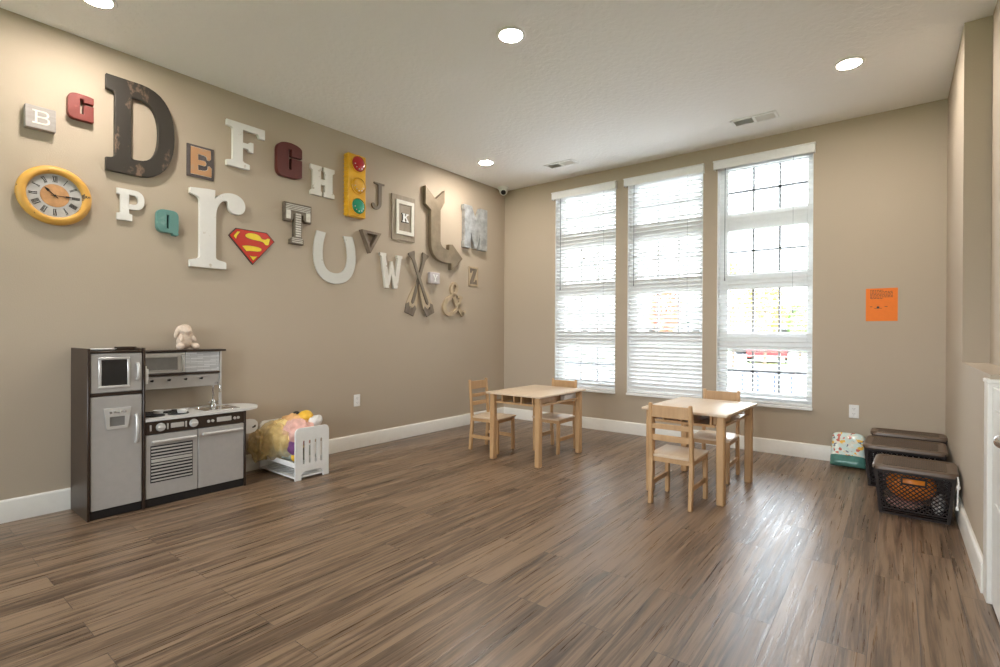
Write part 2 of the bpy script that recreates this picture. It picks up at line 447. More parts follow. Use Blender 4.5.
# ------------------------------------------------------------------ room shell
m = MB(); m.box(-.2, W + .35, YB - .2, .16, -.12, 0); struct(m, 'floor', M['floor'])
m = MB(); m.box(-.2, W + .35, YB - .2, .16, H, H + .15); struct(m, 'ceiling', M['ceiling'])
m = MB(); m.box(-.2, 0, YB - .2, .16, 0, H); struct(m, 'wall_left', M['wall'])
WIN = [(.805, 1.622), (1.768, 2.597), (2.738, 3.576)]
WZ0, WZ1 = .455, 2.865
m = MB()
xs = [0] + [v for w in WIN for v in w] + [W + .35]
for k in range(0, len(xs), 2): m.box(xs[k], xs[k + 1], 0, .16, 0, H)
for a, b in WIN: m.box(a, b, 0, .16, 0, WZ0); m.box(a, b, 0, .16, WZ1, H)
struct(m, 'wall_back', M['wall'])
YJ, YE = -1.256, -2.44            # where the upper wall steps back, where the half wall ends
m = MB(); m.box(W, W + .35, YJ, 0, 0, H)
m.box(W, W + .35, YE, YJ, 0, .975); m.box(W + .125, W + .35, YE, YJ, .975, H); m.box(W + .125, W + .35, YB, YE, 0, H)
struct(m, 'wall_right', M['wall'])
FILL_WIN = [(.45, 1.75), (2.05, 3.35), (3.6, 4.45)]; RZ = (.75, 2.75)  # unseen rear windows, added to fill the room with daylight from the front
m = MB(); xs = [-.2] + [v for w in FILL_WIN for v in w] + [W + .35]
for k in range(0, len(xs), 2): m.box(xs[k], xs[k + 1], YB - .16, YB, 0, H)
for a, b in FILL_WIN: m.box(a, b, YB - .16, YB, 0, RZ[0]); m.box(a, b, YB - .16, YB, RZ[1], H)
struct(m, 'wall_rear', M['wall'])
for i, (a, b) in enumerate(FILL_WIN):
    root = bpy.data.objects.new('window_%d' % (i + 4), None); col.objects.link(root); root['kind'] = 'structure'  # invented window behind the camera, there for its fill light
    m = MB()
    for q in ((a, a + .06, RZ[0], RZ[1]), (b - .06, b, RZ[0], RZ[1]), (a + .06, b - .06, RZ[0], RZ[0] + .06), (a + .06, b - .06, RZ[1] - .06, RZ[1]), (a + .06, b - .06, 1.70, 1.76)):
        m.box(q[0], q[1], YB - .14, YB - .08, q[2], q[3], .004)
    m.build('window_frame', M['trim'], root)
    m = MB(); m.box(a + .06, b - .06, YB - .112, YB - .108, RZ[0] + .06, 1.70); m.box(a + .06, b - .06, YB - .112, YB - .108, 1.76, RZ[1] - .06); m.build('glass', M['glass'], root)
def skirting(m, a, b, n):
    """baseboard along a-b with a rounded top, n points into the room"""
    a, b, n = Vector((*a, 0)), Vector((*b, 0)), Vector((*n, 0))
    prof = [(0, 0), (.018, 0), (.018, .120), (.015, .128), (.008, .134), (0, .134)]
    t = bmesh.new(); R = [[t.verts.new(p + n * q[0] + Vector((0, 0, q[1]))) for q in prof] for p in (a, b)]
    k = len(prof)
    for i in range(k): t.faces.new((R[0][i], R[0][(i + 1) % k], R[1][(i + 1) % k], R[1][i]))
    t.faces.new(R[0]); t.faces.new(R[1][::-1]); bmesh.ops.recalc_face_normals(t, faces=t.faces); m._merge(t)
m = MB(); skirting(m, (0, 0), (0, YB), (1, 0)); struct(m, 'baseboard_left', M['trim'])
m = MB(); skirting(m, (0, 0), (W, 0), (0, -1)); struct(m, 'baseboard_back', M['trim'])
m = MB(); skirting(m, (W, 0), (W, YE + .085), (-1, 0)); struct(m, 'baseboard_right', M['trim'])
m = MB(); skirting(m, (0, YB), (W, YB), (0, 1)); struct(m, 'baseboard_rear', M['trim'])
# casing round the end of the half wall and the low door beyond it
m = MB(); m.box(W - .011, W, YE, YE + .085, 0, .945, .003); m.box(W - .011, W + .12, YE - .018, YE, 0, .945, .003)
m.box(W - .015, W + .12, YE - .022, YE + .090, .938, .956, .003); struct(m, 'trim_1', M['trim'])
m = MB(); m.box(W + .005, W + .045, YE - .93, YE - .022, .012, .925, .003)
for z0, z1 in ((.10, .46), (.54, .84)):
    for y0, y1 in ((YE - .42, YE - .13), (YE - .80, YE - .55)):
        m.box(W - .001, W + .006, y0, y1, z0, z1, .003)
d1 = struct(m, 'door_1', M['white'])
m = MB(); m.cyl((W + .005, YE - .71, .80), (W - .035, YE - .71, .80), .011); m.ball((W - .045, YE - .71, .80), .024, 3)
m.build('door_knob', M['chrome'], d1)

# ------------------------------------------------------------------ windows and blinds
ROWS = [(.553, .981), (1.161, 1.59), (1.759, 2.188), (2.363, 2.80)]
for i, (a, b) in enumerate(WIN):
    root = bpy.data.objects.new('window_%d' % (i + 1), None); col.objects.link(root); root['kind'] = 'structure'
    root.location = ((a + b) / 2, .1, WZ0)
    hw = (b - a) / 2; T = Matrix.Translation((-(a + b) / 2, -.1, -WZ0))
    m = MB(); g0, g1 = a + .082, b - .056
    m.box(a, g0, .09, .15, WZ0, WZ1, .004, mat=T); m.box(g1, b, .09, .15, WZ0, WZ1, .004, mat=T)
    zz = [WZ0] + [v for r in ROWS for v in r] + [WZ1]
    for k in range(0, len(zz), 2): m.box(g0, g1, .09, .15, zz[k], zz[k + 1], .004, mat=T)
    m.build('window_frame', M['vinyl'], root)
    m = MB()
    for k in (1, 2):
        x = g0 + (g1 - g0) * k / 3; m.box(x - .011, x + .011, .108, .13, ROWS[0][0], ROWS[-1][1], mat=T)
    for z0, z1 in ROWS: m.box(g0, g1, .108, .13, (z0 + z1) / 2 - .011, (z0 + z1) / 2 + .011, mat=T)
    m.build('muntin_grid', M['muntin'], root)
    m = MB(); m.box(g0, g1, .118, .121, ROWS[0][0], ROWS[-1][1], mat=T); m.build('glass', M['glass'], root)
    m = MB(); m.box(a, a + .004, .0, .09, WZ0, WZ1, mat=T); m.box(b - .004, b, .0, .09, WZ0, WZ1, mat=T)
    m.box(a, b, .0, .09, WZ1 - .004, WZ1, mat=T); m.build('jamb_liner', M['vinyl'], root)
    m = MB(); m.box(a - .004, b + .004, -.022, .09, WZ0 - .016, WZ0 + .012, .004, mat=T); m.build('window_sill', M['vinyl'], root)

BL = ['white slatted window blind nearest the room corner, tilted half closed',
      'white slatted window blind over the middle window, lowest slats shut tight',
      'white slatted window blind with open slats, nearest the orange paper']
for i, (a, b) in enumerate(WIN):
    root = thing('window_blind', BL[i], 'blind', ((a + b) / 2, 0, WZ0), 0, 'window blinds'); hw = (b - a) / 2 - .006
    top = 2.36
    m = MB(); m.box(-hw - .034, hw + .022, -.056, -.042, top - .012, top + .066, .004); m.box(-hw - .034, -hw - .022, -.042, 0, top - .012, top + .066, .003); m.box(hw + .010, hw + .022, -.042, 0, top - .012, top + .066, .003)
    m.box(-hw - .039, hw + .027, -.062, -.001, top + .064, top + .076, .004); m.build('valance', M['slat'], root)
    m = MB(); m.box(-hw + .002, hw - .002, .012, .06, top - .0, top + .04, .003); m.build('head_rail', M['vinyl'], root)
    n = 52; pit = (top - .035) / n
    m = MB()
    for k in range(n):
        z = .045 + pit * (k + .5)
        if i == 0: tl = math.radians(31)
        elif i == 1: tl = math.radians(62) if z < .53 else math.radians(29)
        else: tl = math.radians(-11)
        R = Matrix.Translation((random.uniform(-.001, .001), .036, z)) @ Matrix.Rotation(-tl, 4, 'X')
        m.box(-hw, hw, -.0245, .0245, -.0020, .0020, 0, mat=R)
    m.build('slats', M['slat'], root, None)
    m = MB(); m.box(-hw, hw, .012, .06, .016, .034, .004); m.build('bottom_rail', M['slat'], root)
    m = MB()
    for x in (-hw * .68, hw * .68) if i else (-hw * .68, hw * .68):
        for y in (.0105, .0615): m.cyl((x, y, .03), (x, y, top + .01), .0011, n=6)
    m.build('ladder_cord', M['vinyl'], root)
    m = MB(); x = -hw * .84
    m.cyl((x, .004, 1.25), (x, .004, top), .004, n=8); m.lathe([(0, -.03), (.007, -.026), (.006, 0), (0, .004)], 12, Matrix.Translation((x, .004, 1.25))); m.build('tilt_wand', M['muntin'], root)
    for zc, xx in ((.92, hw * .62),):
        m = MB(); m.cyl((xx, .005, zc), (xx, .005, top), .0012, n=6); m.lathe([(0, -.04), (.009, -.036), (.004, 0), (0, .003)], 12, Matrix.Translation((xx, .005, zc)))
        m.build('pull_cord', M['muntin'], root)

# ------------------------------------------------------------------ ceiling fittings
LG = [((.545, -1.06), 'round recessed ceiling light close to the corner security camera'),
      ((.552, -4.574), 'round recessed ceiling light cut by the top edge above the black letter D'),
      ((2.227, -2.843), 'round recessed ceiling light alone in the middle of the ceiling'),
      ((3.91, -1.12), 'round recessed ceiling light between the right-hand wall and the ceiling vents')]
def light():
    r = thing('ceiling_light', '', 'ceiling light', (0, 0, H), 0, 'recessed ceiling lights')
    m = MB(); m.lathe([(.070, -.002), (.074, -.007), (.092, -.006), (.097, 0), (.070, 0), (.070, -.002)]); m.build('trim_ring', M['white'], r)
    m = MB(); m.lathe([(0, -.005), (.070, -.005), (.070, -.0005), (0, -.0005)]); m.build('diffuser', M['lamp'], r)
    return r
L0 = light(); L0.location = (*LG[0][0], H); L0['label'] = LG[0][1]
for p, lb in LG[1:]: copy_tree(L0, (*p, H), 0, lb)
VT = [((1.19, -.51), 'white ceiling air vent nearer the corner security camera'), ((3.18, -.515), 'white ceiling air vent in front of the window with open blind slats')]
def vent():
    r = thing('ceiling_vent', VT[0][1], 'vent', (*VT[0][0], H), 0, 'ceiling air vents')
    m = MB()
    for x0, x1, y0, y1 in ((-.185, .185, -.083, -.058), (-.185, .185, .058, .083), (-.185, -.16, -.058, .058), (.16, .185, -.058, .058), (-.01, .01, -.058, .058)):
        m.box(x0, x1, y0, y1, -.008, 0, .002)
    m.build('frame', M['white'], r)
    m = MB(); m.box(-.16, .16, -.058, .058, -.0012, 0); m.build('backing', M['muntin'], r)
    m = MB()
    for k in range(9):
        y = -.05 + k * .0125
        for x0, x1, s in ((-.158, -.012, 1), (.012, .158, -1)):
            m.box(x0, x1, -.006, .006, -.0006, .0006, mat=Matrix.Translation((0, y, -.0055)) @ Matrix.Rotation(s * .6, 4, 'X'))
    m.build('louvre', M['white'], r, None); return r
V0 = vent(); copy_tree(V0, (*VT[1][0], H), 0, VT[1][1])
# security camera
r = thing('security_camera', 'small white dome security camera with dark lens in the ceiling corner', 'camera', (.10, -.16, H))
m = MB(); m.lathe([(0, 0), (.075, 0), (.075, -.02), (.062, -.034), (0, -.034)]); m.build('base', M['white'], r)
m = MB(); m.ball((0, 0, -.048), .055, 3); m.build('dome', M['white'], r)
dv = (C - Vector((.10, -.16, H - .045))).normalized(); dv = (dv + Vector((0, 0, -.35))).normalized()
m = MB(); m.cyl(Vector((0, 0, -.048)) + dv * .03, Vector((0, 0, -.048)) + dv * .062, .036, .028); m.build('lens', M['black'], r)

# ------------------------------------------------------------------ letter wall
def letter(name, d, y, z, t, mt, label, bev=.002, cat='wall letter', x=.0005):
    o = link(name, glyph_mesh(d, t, bev), mt); put(o, LEFT(y, z, x)); return tag(o, label, cat, 'letters on the wall')
def lthing(name, y, z, label, cat='wall letter', group='letters on the wall'):
    o = bpy.data.objects.new(name, None); col.objects.link(o); put(o, LEFT(y, z, .0005)); return tag(o, label, cat, group)
def rect(x0, y0, x1, y1): return f'M{x0} {y0} L{x1} {y0} {x1} {y1} {x0} {y1} Z '
GB = 'M0 0 L6.5 0 C9 0 10 1.2 10 2.8 C10 4.2 9 5 8 5.2 C9 5.6 9.5 6.4 9.5 7.4 C9.5 9 8.5 10 6.5 10 L0 10 0 8.9 1.4 8.9 1.4 1.1 0 1.1 Z M2.8 1.1 L6.3 1.1 C8 1.1 8.6 1.8 8.6 2.8 C8.6 4 8 4.6 6.3 4.6 L2.8 4.6 Z M2.8 5.7 L6 5.7 C7.6 5.7 8.1 6.4 8.1 7.3 C8.1 8.3 7.6 8.9 6 8.9 L2.8 8.9 Z'
GK = 'M0 0 L4.6 0 4.6 1.2 3.8 1.4 3.8 4 4.6 4.8 6.6 1.4 5.9 1.2 5.9 0 10 0 10 1.2 9.2 1.4 6.2 6.2 8.8 8.6 9.8 8.8 9.8 10 5.8 10 5.8 8.8 6.4 8.6 3.8 6 3.8 8.6 4.6 8.8 4.6 10 0 10 0 8.8 1 8.6 1 1.4 0 1.2 Z'
GY = 'M2.8 0 L7.2 0 7.2 1.1 6 1.3 6 4.2 8.6 8.7 10 8.9 10 10 6.2 10 6.2 8.9 7.1 8.7 5.2 5.3 3.3 8.7 4.2 8.9 4.2 10 0 10 0 8.9 1.2 8.7 4 4.2 4 1.3 2.8 1.1 Z'
# B block
r = lthing('letter_block', -4.80, 2.375, 'grey wooden block with a thin white letter B above the clock')
m = MB(); m.box(0, .143, 0, .137, 0, .048, .003); m.build('block', M['greyblock'], r)
link('printed_letter', glyph_mesh(GB, .0022, .0004, .0082, (.032, .030), .048), M['cream'], r)
letter('letter_c', 'M4 0 L13.2 0 13.2 10 7.9 10 7.9 4 6.1 4 6.1 13.5 7.9 13.5 7.9 11.7 13.2 11.7 13.2 15.6 C12 16.5 7 16.6 4.5 16.5 C1.5 16.2 0 15 0 12 L0 4.5 C0 1.5 1.5 0 4 0 Z', -4.599, 2.5, .042, M['red'], 'small red block letter C beside the grey B block', .003)
letter('letter_d', 'M0 0 L20 0 C34 1 40.5 14 40.5 32 C40.5 52 34 63 20 64 L0 64 0 54.5 2.5 54 C4 53.7 4.8 53 4.8 51 L4.8 12 C4.8 10.5 4 9.5 2.5 9 L0 8.5 Z M14 12.5 C14 11.4 14.6 10.8 16 10.8 L18 10.8 C27 11 30.3 20 30.3 32 C30.3 45 27 53 18 53.3 L16 53.3 C14.6 53.3 14 52.8 14 51.5 Z', -4.40, 2.217, .038, M['blackworn'], 'large black distressed wooden letter D high on the left wall', .003)
# E plate
GE = 'M2.5 2.2 L17 2.2 17 9 15.5 10.3 14.5 10 C15 7 13 5.8 10 5.8 L7.5 5.8 7.5 9.8 12 9.8 C13.5 10.5 13.5 12.7 12 13.4 L7.5 13.4 7.5 17.8 10 17.8 C13 17.8 14 17 13.8 15 L15.3 14.6 16.5 16 16.5 22.4 2.5 22.4 Z'
r = lthing('letter_plate', -3.904, 2.305, 'dark square-cornered plate with an orange letter E')
m = MB(); m.box(0, .19, 0, .243, 0, .01, .002); m.build('plate', M['plate'], r)
link('raised_letter', glyph_mesh(GE, .006, .001, .01, (0, 0), .01), M['orangeE'], r)
m = MB(); pts = [(x * .01, y * .01, .0125) for x, y in parse(GE)[0]]; m.tube(pts, .0022, 6); m.build('white_outline', M['cream'], r)
letter('letter_f', 'M0 0 L18 0 18 4 13.5 5 12.5 6 12.5 16.5 16.5 16.5 18 14.5 21 14.5 21 22.5 18.3 22.5 16.5 20.8 12.5 20.8 12.5 31 24.5 31 26 28 30.5 28 30.5 36 0 36 0 31.5 3.5 31 4.6 30 4.6 6 3.5 5 0 4.2 Z', -3.628, 2.455, .032, M['wletter'], 'white slab serif letter F between the E plate and red G')
letter('letter_p', 'M0 0 L8.8 0 8.8 4.5 7 5 7 8 10 8 C14 8 16 10.5 16 14.8 C16 19 14 21.5 10 21.5 L0 21.5 0 17.6 2 17.3 2 5 0 4.5 Z M7 11.5 L9 11.5 C11.3 11.5 12.3 12.6 12.3 14.7 C12.3 16.8 11.3 18 9 18 L7 18 Z', -4.336, 1.90, .02, M['wletter'], 'small white letter P between the clock and the teal Q')
letter('letter_q', 'M4 1.6 C1.2 2 0 3.8 0 6.5 L0 13 C0 16.5 1.5 18 4.5 18 L9.5 18 C12.5 18 14 16.5 14 13 L14 5 C14 3.8 13.8 3.2 13.4 2.8 L14.3 1.2 13 0 10.5 .2 9.8 1.6 Z M6.3 4.6 L7.6 4.6 7.6 14.2 6.3 14.2 Z', -4.108, 1.836, .045, M['teal'], 'small rounded teal block letter Q', .004)
letter('letter_r', 'M0 0 L26 0 26 4.5 C26 5.5 25 5.6 22 6.2 C19.5 6.6 18.2 7.2 18.2 9 L18.2 40 C18.2 46 20.5 52.5 25 53.5 C27 54 27.3 52.5 27.3 50.5 C27.3 47 30 44.5 34 44.5 C38 44.5 40.5 47.5 40.5 51.5 C40.5 57 36 60.5 30 60.5 C24 60.5 20.5 57.5 17.6 54 L17.6 60.3 13 60.3 0 59 0 55 4 53.8 C6 53 6.6 52 6.6 50 L6.6 9 C6.6 7.2 6 6.6 4 6.2 L0 5 Z', -3.889, 1.628, .035, M['wletter'], 'tall white lower case letter r with a rounded end')
# shield
r = lthing('shield_sign', -3.604, 1.69, 'red and yellow diamond shield sign with an S', 'sign', 'signs among the wall letters')
link('backplate', glyph_mesh('M0 21.7 L19.2 0 37.9 21.5 31 28.2 5.6 28.2 Z', .010, .001), M['ink'], r)
link('red_face', glyph_mesh('M.9 21.6 L19.2 1.1 36.9 21.3 30.6 27.5 6 27.5 Z', .003, .0006, z0=.010), M['shieldred'], r)
YL = ['M3.6 21.4 L5.6 19.2 6.4 21.8 9 25.6 6.6 25.4 Z',
      'M12.8 23 C13.2 25.4 17.5 25.9 20.5 25.7 C23 25.5 25.2 24.6 26 22.8 C27.4 21.6 30 21.8 31.4 23.4 L33.6 23.2 32.4 18.2 C30.8 17 29 17.6 28.6 18.8 C27 20.4 24.4 20.2 21.5 20.4 C17 20.6 13.2 21.4 12.8 23 Z',
      'M10.4 14.4 C14 15.6 18 15.4 21.2 15.2 C24 15 26.4 14.6 26.4 13.4 C26.4 11.6 23.5 11.2 21 11.2 C17 11.2 14.6 10.9 14 10.4 Z',
      'M16.2 7.4 C18 6.6 21 6.8 23 7.5 L19.4 3.4 Z']
for d in YL:
    m = MB(); m.mesh(glyph_mesh(d, .002, .0004, z0=.013)); m.build('yellow_inlay', M['shieldyellow'], r)
    m = MB(); pp = [(x * .01, y * .01, .0134) for x, y in parse(d)[0]]; m.tube(pp + [pp[0]], .0018, 6); m.build('inlay_outline', M['ink'], r)
letter('letter_g', 'M5 0 L18 0 23.2 2 23.2 17 13.3 17 13.3 7 10.9 7 10.9 24.5 13.3 24.5 13.3 18.6 23.2 18.6 23.2 26 C22 29 16 30 12 30 C4 30 0 27 0 22 L0 8 C0 3 1.5 .5 5 0 Z', -3.226, 2.476, .045, M['red2'], 'dark red rounded block letter G', .004)
GH = 'M0 0 L11.5 0 11.5 3.5 10.3 4.5 10.3 10.5 14.6 10.5 14.6 4.5 13.3 3.5 13.3 0 24.7 0 24.7 3.5 22.5 5 22.5 22 24.7 23.5 24.7 27 13.3 27 13.3 23.5 14.6 22.5 14.6 15.5 10.3 15.5 10.3 22.5 11.5 23.5 11.5 27 0 27 0 23.5 2.3 22 2.3 5 0 3.5 Z'
letter('letter_h', GH, -2.902, 2.385, .028, M['wletter2'], 'white slab serif letter H with narrow gaps')
# traffic light
r = lthing('traffic_light', -2.537, 2.254, 'yellow wall traffic light with red, amber and green lenses', 'traffic light', 'signs among the wall letters')
m = MB(); m.box(0, .205, 0, .60, 0, .07, .006)
for k in range(15): m.box(-.004, .209, .012 + k * .04, .028 + k * .04, 0, .062, .003)
m.build('housing', M['yellow2'], r)
for zc, mt in ((.104, 'lensgreen'), (.302, 'lensamber'), (.512, 'lensred')):
    m = MB(); T = Matrix.Translation((.113, zc, .07)); m.lathe([(.078, 0), (.084, .0), (.083, .012), (.076, .012), (.075, .0), (.078, 0)], 40, T)
    bz = m.build('bezel', M['yellow2'], r)
    m = MB(); m.lathe([(0, 0)] + [(.075, 0)] + [(.075 * math.cos(a), .036 * math.sin(a)) for a in [k * PI / 20 for k in range(1, 10)]] + [(0, .036)], 40, T)
    ln = m.build('lens', M[mt], r)
    for k in range(5):
        a = PI + .2 + k * PI / 5; q = .052
        MB().ball((.113 + q * math.cos(a), zc + q * math.sin(a), .07 + .0265), .005, 2).build('stud', M['white'], ln)
letter('letter_j', 'M3 27.7 L16 27.7 16 26 12.6 25.6 12.4 7 C12 2.5 9 0 5.5 0 C2.5 0 .5 1.5 0 4 C0 5.8 1.2 6.6 2.5 6.3 C4 6 4.3 4.6 5.2 3.5 C6.5 2.3 8 3.8 8.2 7 L8.2 25.6 3 26 Z', -2.217, 2.388, .016, M['oar'], 'thin dark brown letter J beside the traffic light')
# framed K
r = lthing('framed_letter', -1.961, 2.12, 'brown board with cream frame round a small letter K')
link('board', glyph_mesh('M.3 0 L32.2 .4 32.6 12 32 20 32.6 30 32.4 48 .2 47.8 0 38 .6 30 0 20 .4 10 Z', .018, .002), M['greybrown'], r)
link('inner_frame', glyph_mesh(rect(5.2, 6.3, 29.9, 42.7) + rect(8.7, 10.1, 26.1, 38.7), .014, .002, z0=.018), M['cream'], r)
link('letter_back', glyph_mesh(GK, .008, .0006, .0098, (.127, .196), .018), M['black'], r)
link('letter_face', glyph_mesh(GK, .004, .0006, .0088, (.134, .203), .026), M['white'], r)
letter('arrow_sign', 'M0 90 L15.7 78 30.2 90.5 30.3 76.6 23.8 66.7 23.8 33 C23.8 26 29 22.8 37.8 22.8 L38.1 29.3 44 30 61.7 15.1 43 0 41.5 .3 41.5 7.5 31 7.3 C17 8 8.5 15 8.5 28 L8.3 64.6 0 69.7 Z', -1.51, 1.878, .05, M['bronze'], 'big bronze bent arrow sign pointing right', .003, 'sign')['group'] = 'signs among the wall letters'
letter('letter_m', 'M0 0 L12.5 0 12.5 19 19.5 1 24.5 1 29 19 29 0 43.7 0 43.7 52 30 52 22 34.5 14 52 0 52 0 45.5 1.4 45 1.4 8 0 7.5 Z', -.873, 2.18, .055, M['galv'], 'big galvanized grey metal letter M near the corner', .003)
# T
GT = 'M5.5 0 L18 0 18 4 16 6.5 16 26 17.5 26 17.5 22 20 20 25.4 20 25.4 35.5 0 35.5 0 19.5 6 19.5 8.3 22 8.3 26 9 26 9 6.5 5.5 4 Z'
r = lthing('letter_t', -3.154, 1.909, 'brown tin letter T with pale ribbed inlay')
link('letter_body', glyph_mesh(GT, .04, .002), M['tinT'], r)
m = MB()
for k in range(4): m.box(.012, .242, .290 + k * .014, .297 + k * .014, .038, .046, .001)
m.box(.014, .055, .212, .286, .038, .0445, .001); m.box(.200, .242, .212, .286, .038, .0445, .001)
for k in range(10): m.box(.102, .150, .065 + k * .021, .079 + k * .021, .038, .046, .001)
for k in range(3): m.box(.068, .167, .012 + k * .016, .020 + k * .016, .038, .046, .001)
m.build('ribbed_inlay', M['tinlight'], r)
letter('letter_u', 'M3.3 47.5 C1 40 0 35 0 26 C0 10 9 0 22.5 0 C37 0 45.4 10 45.4 26 C45.4 35 44 41 41.8 47 L31.3 46.4 C34.5 40 36 35 36 27 C36 16 31 10 22.5 10 C14 10 9.3 16 9.3 27 C9.3 35 10.5 40 12.6 46.6 Z', -2.862, 1.594, .014, M['greyw'], 'flat pale grey horseshoe-shaped letter U')
letter('letter_v', 'M0 22 L10.4 0 23.6 21.3 Z M5.6 19.4 L18.6 18.9 10.4 5 Z', -2.365, 1.928, .06, M['brownwood'], 'brown open triangle box standing for the letter V', .001)
letter('letter_w', 'M0 35.5 L8 35.5 8 32.8 7.3 32 11.3 12 14.6 28 16.4 28 20 12 23.5 31.5 22.5 32.5 22.5 35 29.6 35 29.6 32.5 28.3 31.8 23 0 18.5 0 15 14.5 11.8 0 7.3 0 2 32 0 32.8 Z', -2.123, 1.601, .032, M['wletter2'], 'white slab serif letter W left of the crossed oars')
# crossed oars
def oar(a, b, x, label):
    a, b = Vector(a), Vector(b); d = a - b; L = d.length; d.normalize(); n = Vector((d.y, -d.x))   # b = blade end, a = grip end (y,z)
    r = bpy.data.objects.new('wooden_oar', None); col.objects.link(r); tag(r, label, 'oar', 'crossed oars')
    r.matrix_world = Matrix(((0, 0, 1, x), (n.x, d.x, 0, b.x), (n.y, d.y, 0, b.y), (0, 0, 0, 1)))
    s = L * 100
    link('shaft', glyph_mesh(f'M-2 30 L-2.1 {s-9} -2.6 {s-6.5} -5 {s-2} -4.6 {s} 4.6 {s} 5 {s-2} 2.6 {s-6.5} 2.1 {s-9} 2 30 1.9 14 0 12 -1.9 14 Z', .016, .003, z0=.006), M['oar'], r)
    link('blade', glyph_mesh('M-7.6 8.5 L7.6 8.5 7.4 14 6 23 3.6 33 2.4 37 -2.4 37 -3.6 33 -6 23 -7.4 14 Z', .012, .003), M['tan'], r)
    link('blade_tip', glyph_mesh('M-6.4 0 L6.4 0 7.8 9.5 4.5 12.5 2.6 8.5 0 6.5 -2.6 8.5 -4.5 12.5 -7.8 9.5 Z', .014, .002), M['oar'], r)
oar((-1.475, 2.018), (-1.712, 1.338), .0005, 'brown wooden oar under its twin, blade at lower left')
oar((-1.712, 2.012), (-1.412, 1.338), .024, 'brown wooden oar crossing over its twin, blade at lower right')
# Y block
r = lthing('letter_block', -1.428, 1.697, 'small pale lilac block with white letter Y right of the oars')
m = MB(); m.box(0, .15, 0, .125, 0, .045, .003); m.build('block', M['lilac'], r)
link('printed_letter', glyph_mesh(GY, .003, .0004, .0078, (.036, .022), .045), M['white'], r)
# ampersand
m = ribbon_mesh([([(35, .8), (27, 9), (16.8, 24.5), (14.4, 32.5), (18.6, 38.8), (23.4, 35), (21.4, 28.5), (14.2, 23), (6, 17.5), (2.2, 10), (5, 3.6), (11.5, 1.8), (20, 5), (26.5, 12.5), (30, 22.5)], [5, 5, 4.6, 3.8, 3.4, 3.4, 3.6, 4.2, 4.8, 5, 4.6, 4.2, 3.8, 3.6, 4.2]),
                 ([(24.8, 23.2), (29.5, 22.8), (33, 21.6)], [2.4, 3.2, 2.2]), ([(31, 3.4), (35, 3.4), (38.6, 6)], [5, 3.6, 2])], 3.)
me = bpy.data.meshes.new('ampersand'); m.bm.to_mesh(me); m.bm.free(); me.transform(Matrix.Scale(.01, 4))
o = link('ampersand', me, M['tan']); put(o, LEFT(-1.199, 1.339, .0005)); tag(o, 'tan wooden ampersand below the bent arrow', 'wall letter', 'letters on the wall')
# Z plate
r = lthing('letter_plate', -.736, 1.72, 'small tan plaque with a dark striped letter Z')
link('plaque_frame', glyph_mesh(rect(0, 0, 17.5, 24.2) + rect(1.6, 1.6, 15.9, 22.6), .012, .001), M['tan'], r)
m = MB(); m.box(.016, .159, .016, .226, 0, .004); m.build('plaque_back', M['tan'], r)
link('raised_letter', glyph_mesh('M2.5 2.6 L15 2.6 15 8 12.8 8 11.8 5.6 8.6 5.6 15 19.5 15 21.8 2.8 21.8 2.8 16.4 5 16.4 6 18.8 9 18.8 2.5 5 Z', .007, .001, z0=.004), M['oar'], r)
# clock
r = lthing('wall_clock', -4.657, 1.988, 'round wall clock with distressed mustard frame and roman numerals', 'clock', 'signs among the wall letters')
m = MB(); m.lathe([(.134, .0), (.165, 0), (.178, .006), (.184, .018), (.182, .032), (.172, .044), (.158, .050), (.147, .049), (.140, .043), (.136, .034), (.134, .02), (.134, 0)], 72); m.build('clock_frame', M['yellow'], r)
m = MB(); m.lathe([(0, .0), (.136, .0), (.136, .022), (0, .022)], 64); m.build('dial', M['dial'], r)
m = MB(); m.lathe([(0, .0215), (.071, .0215), (.071, .0235), (0, .0235)], 48); m.build('hub_disc', M['hub'], r)
rom = ['XII', 'I', 'II', 'III', 'IIII', 'V', 'VI', 'VII', 'VIII', 'IX', 'X', 'XI']
for k, s in enumerate(rom):
    a = PI / 2 - k * PI / 6; R = Matrix.Rotation(a - PI / 2, 4, 'Z'); wd = {'I': .0062, 'V': .0125, 'X': .0125}
    tot = sum(wd[c] for c in s); x = -tot / 2; m = MB()
    for c in s:
        w = wd[c]; y0, y1 = .085, .122
        segs = {'I': [(0, y0, 0, y1, .0034)], 'V': [(0, y0, -.0042, y1, .0036), (0, y0, .0042, y1, .0016)], 'X': [(.0042, y0, -.0042, y1, .0036), (-.0042, y0, .0042, y1, .0016)]}[c]
        for xa, ya, xb, yb, t in segs:
            cx = x + w / 2; m.bar(R @ Vector((cx + xa, ya, .0226)), R @ Vector((cx + xb, yb, .0226)), t, .0012, (0, 0, 1))
        for yy in (y0, y1): m.bar(R @ Vector((x + .0004, yy, .0226)), R @ Vector((x + w - .0004, yy, .0226)), .0016, .0012, (0, 0, 1))
        x += w
    m.build('numeral', M['ink'], r)
def hand(ang, L, w, name, z):
    dx, dy = math.cos(ang), math.sin(ang); m = MB()
    P = [(-.02, -w * .3), (L * .55, -w * .35), (L * .62, -w), (L * .75, -w * .9), (L, 0), (L * .75, w * .9), (L * .62, w), (L * .55, w * .35), (-.02, w * .3)]
    m.poly([(p[0] * dx - p[1] * dy, p[0] * dy + p[1] * dx) for p in P], z, z + .0016); m.build(name, M['ink'], r)
hand(math.radians(138), .068, .0075, 'hour_hand', .0245); hand(math.radians(2), .088, .0055, 'minute_hand', .0268)
m = MB(); m.cyl((0, 0, .0236), (0, 0, .031), .006); m.build('spindle', M['ink'], r)

